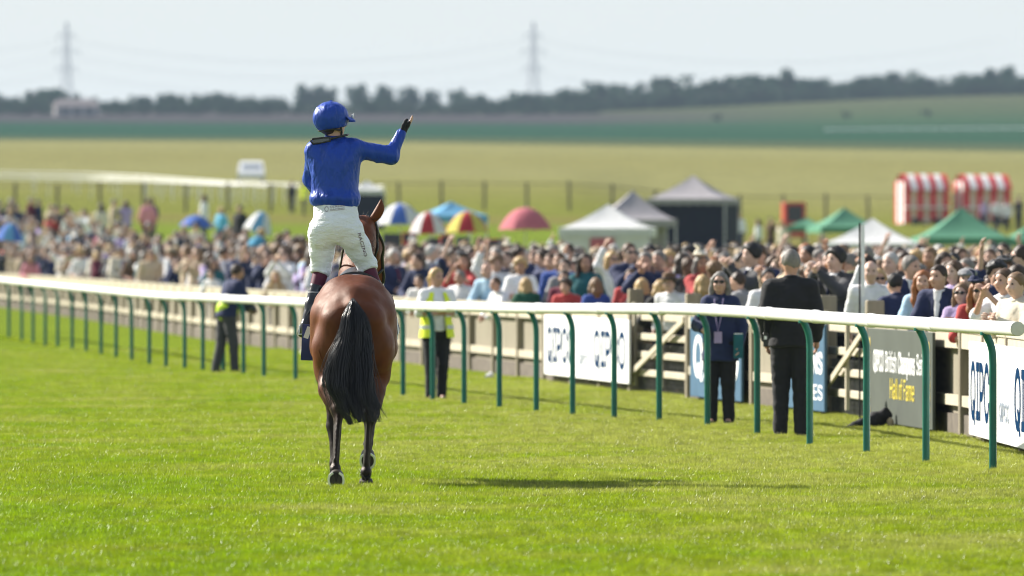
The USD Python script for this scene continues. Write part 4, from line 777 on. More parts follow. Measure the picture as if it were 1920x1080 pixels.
    # trousers or skirt
    T = SDF(lo, (.5, .5, 1.3), h)
    if not skirt:
        T.cone(pel, J['wa'], .148, .13, .05, (1.2, .9, 1))
        for s in 'lr': T.cone(J[s + 'h'], J[s + 'k'], .112, .082, .03); T.cone(J[s + 'k'], J[s + 'a'] + (0, 0, .0), .080, .068, .02)
        T.cut((0, 0, -1), (0, 0, .045), 0); T.cut((0, 0, 1), (0, 0, 1.04), .01); out.append(('trousers', displace(T.mesh(1), .008, (8, 8, 16), 3, 2), clothm(botc)))
    else:
        T.cone((0, 0, 1.06), (0, 0, .46), .125, .21, .05, (1.2, .9, 1)); T.cut((0, 0, -1), (0, 0, .48), .01); T.cut((0, 0, 1), (0, 0, 1.06), .01); out.append(('skirt', displace(T.mesh(1), .012, (9, 9, 3), 3, 2), clothm(botc)))
    for s in 'lr':
        a = J[s + 'a']; S_ = SDF(a - .2, a + .3, .016); S_.cone(a + (0, -.03, -.045), a + (0, .15, -.05), .040, .036, .02); S_.cone(a + (0, -.02, -.02), a + (0, 0, .0), .045, .045, .02); S_.cut((0, 0, -1), (0, 0, .0), .004); out.append(('shoe', S_.mesh(1), SHOE))
    # top: shirt, jacket, dress bodice
    T = SDF(lo, hi, h); jk = top in ('jacket', 'coat', 'suit jacket'); e = .022 if jk else .012; hem = coat_len if jk else .93
    T.cone(pel + (0, 0, hem - .96 if jk else 0), J['wa'], .150 + e + (.01 if jk else 0), .128 + e, .06, (1.2, .9, 1)); T.cone(J['wa'], J['ch'], .128 + e, .138 + e, .05, (1.2, .9, 1)); T.cone(J['ch'], J['nk'] + (0, 0, -.05), .128 + e, .068, .06, (1.25, .9, 1))
    for s in 'lr':
        T.cone(J['ch'] + (0, 0, .075), J[s + 's'], .078 + e, .060 + e, .05); T.cone(J['nk'] + (0, 0, -.04), J[s + 's'], .05, .05 + e, .05); T.cone(J[s + 's'], J[s + 'e'], .064 + e, .052 + e, .03)
        if long_sleeve: d = J[s + 'w'] - J[s + 'e']; T.cone(J[s + 'e'], J[s + 'e'] + d * .93, .052 + e, .036 + e * .7, .02)
    T.cut((0, 0, -1), (0, 0, hem), .01); out.append(({'suit jacket': 'jacket'}.get(top, top), displace(T.mesh(1), .015, (8, 8, 11), 9, 4), clothm(topc)))
    cw = J['nk'] + (0, .01, -.005); colm = clothm('white') if top == 'suit jacket' else clothm(topc)
    out.append(('collar', tube([cw + (.064 * math.cos(a_), .062 * math.sin(a_), -.02 * math.sin(a_)) for a_ in np.linspace(0, 2 * np.pi, 14)], .017, 6, False), colm))
    if top == 'suit jacket':                        # shirt front between the lapels
        fr = J['ch'] + np.array([0, .142 * math.cos(th) + .0, -.142 * math.sin(th)]); up = J['nk'] + np.array([0, .075, -.02]); P = np.array([up + (-.05, 0, 0), up + (.05, 0, 0), fr + (.02, .02, -.06), fr + (-.02, .02, -.06), up + (0, .03, -.06)]); out.append(('shirt_front', (P, np.array([(0, 1, 4), (1, 2, 4), (2, 3, 4), (3, 0, 4)])), clothm('white')))
        if tie: out.append(('tie', tube([up + (0, .025, -.01), up * .5 + fr * .5 + (0, .035, 0), fr + (0, .035, -.06)], [.014, .02, .012], 5), clothm(tie)))
    # head
    if hair != 'bald':
        hh = min(h, .017); S_ = SDF(hd - .30 - (0, 0, .28), hd + .30, hh); S_.ell(hp(-.014, 0, .035), (.104, .091, .102), .03, RR_)
        X = S_.grid((slice(None),) * 3)
        if hair in ('long', 'bun', 'ponytail'): S_.cut(fx + np.array([0, 0, -.55]), hp(.048, 0, .03), .01)
        else: S_.cut(fx + np.array([0, 0, -.75]), hp(.030, 0, .02), .01); S_.cut((0, 0, -1), hp(0, 0, -.055), .02)
        if hair == 'long':
            for s in (-1, 1): S_.chain([hp(.0, s * .078, .03), hp(-.02, s * .092, -.07), hp(-.01, s * .098, -.20), hp(.02, s * .085, -.30)], [.035, .034, .036, .018], .03)
            S_.chain([hp(-.07, 0, .03), hp(-.09, 0, -.10), hp(-.085, 0, -.26)], [.06, .055, .03], .04, (1.3, 1, 1))
        if hair == 'bun': S_.ell(hp(-.11, 0, .06), (.045, .05, .045), .02, RR_)
        if hair == 'ponytail': S_.chain([hp(-.10, 0, .05), hp(-.15, 0, -.02), hp(-.13, 0, -.18)], [.032, .034, .012], .02)
        if hair == 'curly': S_.ell(hp(-.01, 0, .05), (.12, .11, .105), .03, RR_); S_.cut(fx + np.array([0, 0, -.75]), hp(.045, 0, .02), .02)
        out.append(('hair', displace(S_.mesh(1), .018 if hair == 'curly' else .012, (28, 28, 28 if hair == 'curly' else 10), 4, 2), hairm(hairc)))
    ey = [mv(VFs((.012, .012, .010)), hp(.083, s * .032, .015)) for s in (-1, 1)]
    for q in ey: out.append(('eye', q, EYEM))
    out.append(('mouth', frame(VFs((.006, .022, .007)), hp(.088, 0, -.058), fx, sx, (0, 0, 1)), LIP))
    if glasses: out.append(('sunglasses', cat([frame(VFs((.010, .030, .021)), hp(.095, s * .034, .015), fx, sx, (0, 0, 1)) for s in (-1, 1)] + [tube([hp(.09, -.06, .02), hp(.1, 0, .022), hp(.09, .06, .02)], .004, 5), tube([hp(.09, .06, .02), hp(0, .085, .015)], .004, 5), tube([hp(.09, -.06, .02), hp(0, -.085, .015)], .004, 5)]), LEATHER))
    if hat:
        hm_ = clothm(hatc or 'charcoal'); R3 = np.stack([sx, fx, (0, 0, 1)], 1)
        if hat == 'cap': S_ = SDF(hd - .25, hd + .3, .016); S_.ell(hp(-.005, 0, .065), (.128, .108, .062), .02, RR_); S_.cone(hp(.08, -.03, .06), hp(.12, -.02, .048), .03, .022, .03, (1, 1, .5)); S_.cone(hp(.08, .03, .06), hp(.12, .02, .048), .03, .022, .03, (1, 1, .5)); S_.cut((0, 0, -1), hp(0, 0, .04), .005); out.append(('flat_cap', S_.mesh(1), hm_))
        elif hat in ('trilby', 'panama'):
            n = 24; an = np.arange(n) * 2 * np.pi / n; rings = [(.19, .055), (.19, .062), (.112, .06), (.108, .10), (.095, .15), (.06, .165), (.001, .150), (.001, .055)]
            V = np.vstack([hp(0, 0, 0) + np.outer(np.cos(an) * r * 1.08, fx) + np.outer(np.sin(an) * r * .95, sx) + np.array([0, 0, z + .012 * math.cos(i)]) for i, (r, z) in enumerate(rings)]); k = len(rings); F = [(i * n + j, i * n + (j + 1) % n, ((i + 1) % k) * n + (j + 1) % n, ((i + 1) % k) * n + j) for i in range(k) for j in range(n)]
            out.append(('hat', (V, tri(np.array(F))), hm_)); out.append(('hat_band', tube([hp(.118 * math.cos(a_), .106 * math.sin(a_), .075) for a_ in np.linspace(0, 2 * np.pi, 20)], .012, 6, False), clothm('charcoal')))
        elif hat == 'fascinator':
            S_ = SDF(hd - .25, hd + .35, .015); S_.ell(hp(.035, .03, .125), (.12, .10, .022), .02, RR_); S_.ell(hp(.05, .05, .15), (.05, .05, .04), .03, RR_); out.append(('fascinator', displace(S_.mesh(1), .015, (20, 20, 20), 2, 2), hm_)); 
            for k in range(3): out.append(('feather', tube([hp(.05, .05, .16), hp(-.02 + .05 * k, .06, .22), hp(-.06 + .08 * k, .10, .25)], [.006, .018, .003], 5), hm_))
    return out
def VFs(r, n=1):
    m = trimesh.creation.icosphere(n, 1.0); return np.array(m.vertices) * np.array(r, float), np.array(m.faces)
def build_person(label, loc, yaw, scale, parts, group=None):
    t = thing('person', label, 'person', loc, yaw, group, scale)
    for n, m, mt in parts: obj(n, m, mt, t, True)
    return t

# the officials and stewards standing between the rail and the fence
def place(pxc, yfoot): Y = EYE * FPX / (yfoot - HZ); return (at(pxc, Y), Y, 0.0)
def facing(tox, toy, p): return math.atan2(-(tox - p[0]), toy - p[1])          # yaw so that +y points there
p = place(1483, 823)
P_ = person_parts('stand', 'jacket', 'short', 'grey', 'black', 'black', .0155, skin=1, slim=1.06, stride=-.03, coat_len=.86)
m1 = build_person('person in black jacket and trousers with radio, back turned, behind the rail', p, math.radians(-6), 1.0, P_)
obj('radio', [box(-.245, -.20, -.19, -.15, .86, .99, .006), tube([(-.235, -.17, .98), (-.235, -.17, 1.10)], .006, 6)], LEATHER, m1); obj('radio_screen', box(-.236, -.21, -.1925, -.191, .93, .96), WHITEB, m1)
p = place(1350, 799)
P_ = person_parts('hand', 'coat', 'long', 'grey', 'navy', 'black', .0155, skin=0, glasses=True, coat_len=.74, slim=.80)
m2 = build_person('person in navy coat and sunglasses with lanyard, facing the camera behind the rail', p, math.radians(172), .875, P_)
obj('lanyard', tube([(-.05, .12, 1.46), (-.03, .165, 1.25), (0, .19, 1.08), (.03, .165, 1.25), (.05, .12, 1.46)], .007, 5), clothm('lilac'), m2); obj('pass_card', box(-.045, .045, .188, .194, .95, 1.08), clothm('lilac'), m2)
fo = thing('folder', 'teal blue folder held by the person in navy coat and sunglasses', 'folder', (p[0] + .18, p[1] - .16, -.06), math.radians(20)); obj('cover', box(-.05, .05, -.012, .012, .74, .98, .004), clothm('teal'), fo); obj('papers', box(-.044, .044, -.008, .008, .978, .99), WHITEB, fo)
p = place(818, 752)
P_ = person_parts('cross', 'shirt', 'ponytail', 'blond', 'white', 'black', .0155, long_sleeve=False, skin=1, head_yaw=25, stride=.10)
m3 = build_person('steward in white shirt and open yellow vest, arms crossed, behind the rail', p, math.radians(-165), .88, P_)
VEST = mat('hi_vis_yellow', (.72, .82, .03), .6, .08, 8); REFL = mat('reflective_band', (.55, .57, .58), .3, .1, 20, .6)
for s in (-1, 1):
    V = []
    for i in range(9):
        for j in range(8):
            a_ = (.42 + .16 * (1 - i / 8) * 0 + j / 7 * 1.35) ; z = .84 + i / 8 * .60; r_ = np.interp(z, [.84, 1.08, 1.3, 1.44], [.205, .175, .185, .13]); V.append((s * math.sin(a_) * r_ * 1.18, math.cos(a_) * r_ * .95 + (.03 if z < 1.0 else 0), z))
    F = np.array([(i * 8 + j, i * 8 + j + 1, (i + 1) * 8 + j + 1, (i + 1) * 8 + j) for i in range(8) for j in range(7)]); V = np.array(V); F = tri(F); Vb = V * (.965, .965, 1)
    v_ = obj('vest', (np.vstack([V, Vb]), np.vstack([F, F[:, ::-1] + len(V)])), VEST, m3, True)
    for z in (.98, 1.14): r_ = np.interp(z, [.84, 1.08, 1.3, 1.44], [.205, .175, .185, .13]) + .005; obj('reflective_band', frame(cat([bar((s * math.sin(a_) * r_ * 1.18, math.cos(a_) * r_ * .95 + (.03 if z < 1 else 0), z), (s * math.sin(a_ + .25) * r_ * 1.18, math.cos(a_ + .25) * r_ * .95 + (.03 if z < 1 else 0), z), .004, .05) for a_ in np.arange(.45, 1.6, .22)]), (0, 0, 0), (1, 0, 0), (0, 1, 0), (0, 0, 1)), REFL, v_)
p = place(424, 702)
P_ = person_parts('lean', 'jacket', 'short', 'dark brown', 'navy', 'charcoal', .02, skin=3, stride=.12, coat_len=.9)
m4 = build_person('steward in dark jacket with lime vest leaning at the fence on the left', p, math.radians(-60), .90, P_)
obj('vest', displace(frame(VFs((.19, .17, .20), 3), (0, .02, 1.0), (1, 0, 0), (0, 1, 0), (0, 0, 1)), .02, (12, 12, 12), 3), mat('lime_vest', (.45, .62, .01), .6, .1), m4, True)

# small things on the turf by the fence
cu = thing('cup', 'white plastic cup lying on the strip of grass behind the rail', 'cup', (*place(911, 714)[:2], .045), .9)
n = 16; an = np.arange(n) * 2 * np.pi / n; rg = [(.030, 0), (.042, .12), (.045, .122), (.040, .118), (.028, .004), (.001, .004), (.001, 0)]; V = np.vstack([np.column_stack([np.full(n, z), np.cos(an) * r, np.sin(an) * r]) for r, z in rg]); F = [(i * n + j, i * n + (j + 1) % n, (i + 1) * n + (j + 1) % n, (i + 1) * n + j) for i in range(len(rg) - 1) for j in range(n)]; obj('cup_wall', rot((V, tri(np.array(F))), (0, 1, 0), -.25), WPRINT, cu, 40)
bg = thing('bag', 'black bag with tan side lying against the foot of the dark green board', 'bag', (*place(1640, 806)[:2], 0), .2)
S_ = SDF((-.4, -.25, -.05), (.3, .25, .4), .014); S_.cone((-.26, 0, .03), (.0, 0, .09), .03, .075, .05); S_.cone((.0, 0, .08), (.12, .02, .14), .08, .06, .05); S_.cone((.06, 0, .1), (.11, 0, .20), .05, .022, .03); S_.cut((0, 0, -1), (0, 0, .0), .01); obj('bag_body', displace(S_.mesh(1), .015, (14, 14, 14), 4, 3), mat('black_fabric', (.012, .012, .014), .8, .3), bg, True)
obj('side_pocket', displace(frame(VFs((.035, .03, .06), 2), (.15, -.03, .07), (1, 0, .2), (0, 1, 0), (-.2, 0, 1)), .01, (25, 25, 25), 1), clothm('beige'), bg, True); obj('strap', tube([(-.22, -.05, .05), (-.30, -.08, .02), (-.36, -.05, .012), (-.30, .0, .02)], .012, 6), LEATHER, bg)
pb = thing('bag', 'pale crumpled paper bag at the fence foot left of the horse', 'bag', (*place(574, 667)[:2], 0), .4); obj('paper', displace(VFs((.10, .08, .18), 3), .05, (9, 9, 9), 7), mat('pale_paper', (.5, .5, .5), .8, .1), pb)
S_ = None

# the crowd behind the fence ------------------------------------------------
VARS = []
vr = random.Random(11)
POSEW = ['lean'] * 5 + ['stand'] * 4 + ['clap'] * 4 + ['highclap'] * 5 + ['phone'] * 5 + ['raise'] * 2 + ['cross'] * 2 + ['hand'] * 3 + ['side'] * 1
MCOL = ['white'] * 5 + ['navy'] * 5 + ['pale blue'] * 3 + ['black', 'charcoal', 'charcoal', 'grey', 'grey', 'beige', 'beige', 'cream', 'brown', 'olive green', 'burgundy', 'bottle green']
WCOL = ['white'] * 5 + ['black', 'charcoal', 'navy', 'pink', 'pink', 'red', 'cream', 'cream', 'cream', 'black', 'black', 'navy', 'navy', 'teal', 'royal blue', 'lilac', 'burgundy', 'beige', 'beige', 'grey', 'pale blue', 'brown', 'olive green']
def variant(k):
    wom = k % 2 == 1; pose = vr.choice(POSEW)
    if wom:
        hair = vr.choice(['long'] * 6 + ['bun', 'ponytail', 'short', 'curly']); hc = vr.choice(['blond', 'blond', 'brown', 'brown', 'light brown', 'dark brown', 'dark brown', 'grey', 'light brown']); top = vr.choice(['shirt', 'shirt', 'shirt', 'jacket', 'coat']); col = vr.choice(WCOL); hat = vr.choice([None] * 14 + ['fascinator', 'fascinator', 'panama'])
    else:
        hair = vr.choice(['short'] * 10 + ['curly', 'curly', 'bald']); hc = vr.choice(['dark brown', 'dark brown', 'brown', 'brown', 'black', 'black', 'grey', 'grey', 'light brown', 'ginger', 'white']); top = vr.choice(['shirt', 'shirt', 'suit jacket', 'suit jacket', 'jacket']); col = vr.choice(MCOL); hat = vr.choice([None] * 14 + ['cap', 'trilby'])
        if top == 'suit jacket': col = vr.choice(['navy', 'navy', 'charcoal', 'grey', 'royal blue', 'brown', 'beige', 'black'])
    ls = top != 'shirt' or vr.random() < .55; skirt = wom and vr.random() < .6; hatc = vr.choice(['navy', 'charcoal', 'beige', 'grey', 'brown', 'cream', 'black', 'pink'] if hat != 'panama' else ['cream', 'beige']); gl_ = vr.random() < .25
    parts = person_parts(pose, top, hair, hc, col, col if skirt and vr.random() < .6 else vr.choice(['navy', 'black', 'charcoal', 'grey', 'beige']), .0225, ls, skirt, hat, hatc, gl_, vr.uniform(-28, 28), vr.choice([0, 0, 0, 1, 1, 2, 2, 3, 4]), vr.choice([None, 'burgundy', 'navy']), .92 if wom else 1.08)
    hd_ = 'bald' if hair == 'bald' else {'short': hc + '-haired', 'curly': 'curly ' + hc + '-haired', 'long': 'long ' + hc + '-haired', 'bun': hc + '-bunned', 'ponytail': hc + ' ponytailed'}[hair]
    noun = 'woman' if wom else 'man'; garment = {'suit jacket': 'suit jacket', 'shirt': 'dress' if skirt else 'shirt'}.get(top, top)
    look = 'person in %s %s' % (col, garment) + (' and %s %s' % (hatc, {'cap': 'flat cap', 'fascinator': 'fascinator', 'trilby': 'trilby', 'panama': 'straw hat'}[hat]) if hat else ' and sunglasses' if gl_ else '')
    return dict(parts=parts, look=look, pose=pose, female=wom)
# special people in the front of the crowd: (column, row of the head top, metres behind the fence, pose, top, hair, hair colour, top colour, yaw, hat, hat colour, glasses, label)
def fence_Y(pxc): return float(np.interp(-pxc, -spx[np.argsort(-spx)], sp[np.argsort(-spx), 1])) if False else float(fpos(s_at(pxc))[1])
NOSE = 0
FRONT = [
 (1634, 490, 1.6, 'side', 'shirt', 'bald', 'grey', 'white', 172, None, None, 0, 'person in white shirt stretching one arm along the gate by the tall pole'),
 (1690, 514, 1.8, 'lean', 'shirt', 'short', 'black', 'navy', 20, None, None, 0, 'person in navy sweater with back turned, next to the white-shirted person at the gate'),
 (1738, 509, 1.4, 'lean', 'shirt', 'long', 'ginger', 'pale blue', 165, None, None, 0, 'person in pale blue top leaning on the fence above the dark green board'),
 (1776, 499, 1.3, 'lean', 'suit jacket', 'short', 'dark brown', 'navy', 150, None, None, 0, 'person in navy suit jacket leaning on the fence with folded arms, near right edge'),
 (1806, 531, 1.2, 'clap', 'shirt', 'long', 'light brown', 'lilac', 160, None, None, 1, 'person in lilac top and sunglasses at the fence beside the navy fascinator'),
 (1836, 522, 1.0, 'lean', 'shirt', 'long', 'ginger', 'red', 175, 'fascinator', 'navy', 1, 'person in red dress with glasses and navy fascinator at the fence'),
 (1868, 492, 3.2, 'stand', 'jacket', 'curly', 'black', 'navy', 200, None, None, 0, 'person in navy jacket standing behind the clapping pair at the right edge'),
 (1888, 505, 1.3, 'highclap', 'shirt', 'short', 'brown', 'white', 140, None, None, 0, 'person in white shirt clapping with raised hands at the right edge'),
 (1912, 512, .9, 'clap', 'jacket', 'short', 'light brown', 'cream', 130, None, None, 0, 'person in cream jacket clapping, cut by the right edge of the picture'),
 (1815, 498, 2.4, 'stand', 'jacket', 'short', 'grey', 'charcoal', 160, 'cap', 'grey', 0, 'person in grey flat cap and charcoal jacket behind the navy fascinator'),
 (1566, 488, 2.8, 'stand', 'suit jacket', 'curly', 'ginger', 'navy', 150, None, None, 0, 'person in navy suit jacket and white shirt behind the gate left of the pole'),
 (1540, 502, 1.5, 'stand', 'jacket', 'short', 'dark brown', 'burgundy', 110, None, None, 1, 'person in burgundy jacket and glasses in profile, right of the black-jacketed official'),
 (1522, 492, 2.6, 'stand', 'shirt', 'short', 'white', 'beige', 170, None, None, 0, 'person in beige shirt just right of the black-jacketed official head'),
 (1440, 505, 1.8, 'stand', 'shirt', 'short', 'black', 'white', 190, None, None, 0, 'person in white shirt just left of the black-jacketed official'),
 (1408, 512, 1.6, 'lean', 'jacket', 'short', 'dark brown', 'grey', 60, None, None, 0, 'person in light grey jacket between the two officials, turned away'),
 (1318, 516, 1.6, 'stand', 'coat', 'long', 'blond', 'black', 20, None, None, 0, 'person in black coat with back turned, left of the official in sunglasses'),
 (1262, 512, 1.4, 'side', 'shirt', 'short', 'dark brown', 'white', 150, 'trilby', 'brown', 0, 'person in white shirt and brown trilby, arm stretched along the pale gate'),
 (1246, 526, 1.1, 'lean', 'jacket', 'long', 'blond', 'black', 20, None, None, 0, 'person in black jacket leaning at the pale gate with back turned'),
 (1208, 523, 1.2, 'lean', 'jacket', 'long', 'blond', 'charcoal', 10, None, None, 0, 'person in charcoal jacket at the right end of the white board, back turned'),
 (1183, 505, 3.0, 'stand', 'shirt', 'short', 'brown', 'red', 170, None, None, 0, 'person in red shirt standing behind the right end of the middle white board'),
 (1118, 524, 1.3, 'stand', 'shirt', 'long', 'light brown', 'royal blue', 20, None, None, 0, 'person in royal blue top behind the middle white board'),
 (1068, 528, 1.2, 'lean', 'shirt', 'curly', 'dark brown', 'red', 160, None, None, 0, 'person in red top leaning above the middle white board'),
 (1058, 508, 2.8, 'stand', 'shirt', 'short', 'dark brown', 'burgundy', 165, None, None, 0, 'person in burgundy shirt above the left part of the middle white board'),
 (990, 532, 1.0, 'lean', 'shirt', 'long', 'blond', 'bottle green', 10, None, None, 0, 'person in bottle green top at the fence left of the middle white board'),
 (948, 522, 1.1, 'lean', 'shirt', 'short', 'brown', 'white', 120, None, None, 0, 'person in white shirt leaning low beside the pale blue shirt'),
 (925, 494, 2.2, 'lean', 'shirt', 'bald', 'brown', 'pale blue', 150, None, None, 0, 'person in pale blue shirt leaning on the fence right of the yellow-vested steward'),
 (868, 508, 1.4, 'side', 'shirt', 'short', 'grey', 'white', 150, None, None, 0, 'person in white shirt at the fence directly right of the yellow-vested steward'),
 (830, 500, 3.4, 'stand', 'shirt', 'long', 'blond', 'beige', 170, None, None, 0, 'person in beige top just behind the yellow-vested steward'),
 (793, 522, 1.0, 'lean', 'shirt', 'short', 'dark brown', 'white', 160, None, None, 0, 'person in white shirt at the fence just left of the yellow-vested steward'),
 (404, 508, 1.0, 'lean', 'shirt', 'short', 'brown', 'white', 150, None, None, 0, 'person in white shirt at the fence beside the steward with the lime vest'),
 (520, 520, .8, 'lean', 'shirt', 'long', 'blond', 'beige', 170, None, None, 0, 'person in beige top leaning over the fence left of the horse'),
 (60, 478, .6, 'lean', 'shirt', 'long', 'brown', 'pink', 170, None, None, 0, 'person in pink top at the far left end of the fence'),
]
GROUPC = 'racegoers crowded behind the wooden fence'
occupied = []
for (pc, yt_, dist, pose, top, hair, hc, col, yaw, hat, hatc, gl_, lab) in FRONT:
    Y = fence_Y(pc) + dist * 1.6; X = at(pc, Y); t_ = X - float(fence_x(Y)); z = ground(X, Y); H = EYE - (yt_ - HZ) / FPX * Y - z; ref = 1.745 - (.035 if pose == 'lean' else .01 if pose == 'side' else 0) + (.03 if hat else 0)
    parts = person_parts(pose, top, hair, hc, col, vr.choice(['navy', 'charcoal', 'beige', 'black']), .0195, top != 'shirt' or vr.random() < .6, False, hat, hatc, bool(gl_), vr.uniform(-12, 12), vr.choice([0, 0, 1, 2]), None, .95 if hair == 'long' else 1.05)
    build_person(lab, (X, Y, z - .01), math.radians(yaw), float(np.clip(H / ref, .80, 1.10)), parts, GROUPC); occupied.append((X, Y))
# sample places for the rest of the crowd
def back_Y(p): return float(np.interp(p, [-60, 0, 150, 300, 420, 520, 640, 760, 960, 1050, 1140, 1230, 1300, 1500, 1580, 1640, 1700, 1950], [318, 312, 288, 250, 244, 240, 226, 216, 206, 198, 172, 190, 204, 205, 190, 172, 195, 205]))
cand, places = random.Random(3), []
cells = {}
def free(X, Y, r, ry):
    i, j = int(X // 1.2), int(Y // 4)
    for a in range(i - 1, i + 2):
        for b in range(j - 1, j + 2):
            for (x, y) in cells.get((a, b), ()):
                if ((x - X) / r) ** 2 + ((y - Y) / ry) ** 2 < 1: return False
    return True
def occupy(X, Y): cells.setdefault((int(X // 1.2), int(Y // 4)), []).append((X, Y))
for q in occupied: occupy(*q)
for k in range(60000):
    pc = cand.uniform(-40, 1960); Yf = fence_Y(pc) if k < 0 else float(np.interp(pc, fpx_, fy_)) if 'fpx_' in globals() else None
    if Yf is None:
        o = np.argsort(spx[sp[:, 1] > 60]); fpx_, fy_ = spx[sp[:, 1] > 60][o], sp[sp[:, 1] > 60, 1][o]; Yf = float(np.interp(pc, fpx_, fy_))
    Yb = back_Y(pc); u = cand.random() ** 1.15; Y = (Yf + 1.2) * (Yb / (Yf + 1.2)) ** u; X = at(pc, Y)
    if X - float(fence_x(Y)) < .38: continue
    if not free(X, Y, .43, 1.0 + 1.2 * u): continue
    if u > .8 and cand.random() < .5: continue
    occupy(X, Y); places.append((X, Y, pc, u))
    if len(places) >= 1000: break
places.sort(key=lambda q: q[1] - .0 * q[3])
NV = 64; NIND = 256
LAND = [(60, 'below the left end of the far white rails'), (190, 'below the pale-topped person standing on the grass'), (300, 'left of the blue umbrella'), (375, 'below the blue umbrella'), (480, 'below the white and sky blue umbrella'), (560, 'left of the jockey'), (640, 'behind the horse'), (750, 'below the blue and white umbrella'), (803, 'below the red and white umbrella'), (875, 'below the yellow and red umbrella'), (985, 'below the pink umbrella'), (1060, 'below the low off-white parasol'), (1140, 'below the white gazebo'), (1215, 'below the grey gazebo'), (1300, 'below the dark walled gazebo'), (1380, 'above the official in sunglasses'), (1478, 'above the black-jacketed official'), (1560, 'below the smaller green gazebo'), (1640, 'below the white gazebo right of the pole'), (1730, 'below the left striped kiosk'), (1800, 'below the large green gazebo'), (1880, 'near the right edge')]
ROWN = ['in the front row', 'in the second row', 'mid-crowd', 'towards the back', 'at the very back']
variants = [variant(k) for k in range(NV)]
order = list(range(NV)) * 4; random.Random(5).shuffle(order)
roots = {}; seen_l = {}; pend = []
vz = random.Random(21)
for i, (X, Y, pc, u) in enumerate(places):
    yaw = math.atan2(-(HX - X), HY - Y) + math.radians(vz.gauss(0, 32)) if vz.random() > .12 else math.radians(vz.uniform(0, 360))
    sc_ = vz.uniform(.90, 1.06); z = ground(X, Y) - .01
    if i < NIND:
        k = order[i]; V_ = variants[k]; land = min(LAND, key=lambda q: abs(q[0] - pc))[1]; row = ROWN[min(4, int(u * 5.2))]
        lab = '%s, %s, %s' % (V_['look'], row, land)
        if len(lab.replace('-', ' ').split()) > 16: lab = '%s, %s' % (V_['look'], land)
        if len(lab.replace('-', ' ').split()) > 16: lab = '%s, %s' % (V_['look'], row)
        if lab in seen_l:
            alt = ['%s %s, %s' % (V_['look'], POSES[V_['pose']]['txt'], land), '%s right of another such, %s' % (V_['look'], land), '%s, further right, %s' % (V_['look'], land), '%s, furthest back, %s' % (V_['look'], land)]
            alt = [a for a in alt if a not in seen_l and len(a.replace('-', ' ').split()) <= 16]; lab = alt[0] if alt else lab
        seen_l[lab] = 1
        if k in roots: dup(roots[k], (X, Y, z), yaw, lab, GROUPC, sc_ * (.95 if V_['female'] else 1.0))
        else: roots[k] = build_person(lab, (X, Y, z), yaw, sc_ * (.95 if V_['female'] else 1.0), V_['parts'], GROUPC)
    else: pend.append((X, Y, z, yaw, sc_))
ci = UsdGeom.PointInstancer.Define(stage, '/World/crowd'); tag(ci, 'dense mass of further racegoers filling the enclosure behind the nearer people', 'crowd', None, 'stuff')
ks = sorted(roots)
for n_i, k in enumerate(ks):
    x = UsdGeom.Xform.Define(stage, '/World/crowd/figure_%03d' % n_i); x.GetPrim().GetReferences().AddInternalReference(roots[k].GetPath()); x.GetPrim().GetAttribute('xformOp:transform').Set(mat4())
    for key in ('label', 'category', 'group'): pass
ci.CreatePrototypesRel().SetTargets([Sdf.Path('/World/crowd/figure_%03d' % n_i) for n_i in range(len(ks))])
ci.CreatePositionsAttr(Vt.Vec3fArray([Gf.Vec3f(p[0], p[1], p[2]) for p in pend])); ci.CreateOrientationsAttr(Vt.QuathArray([Gf.Quath(math.cos(p[3] / 2), 0, 0, math.sin(p[3] / 2)) for p in pend])); ci.CreateScalesAttr(Vt.Vec3fArray([Gf.Vec3f(p[4]) for p in pend])); ci.CreateProtoIndicesAttr(Vt.IntArray([vz.randrange(len(ks)) for _ in pend]))
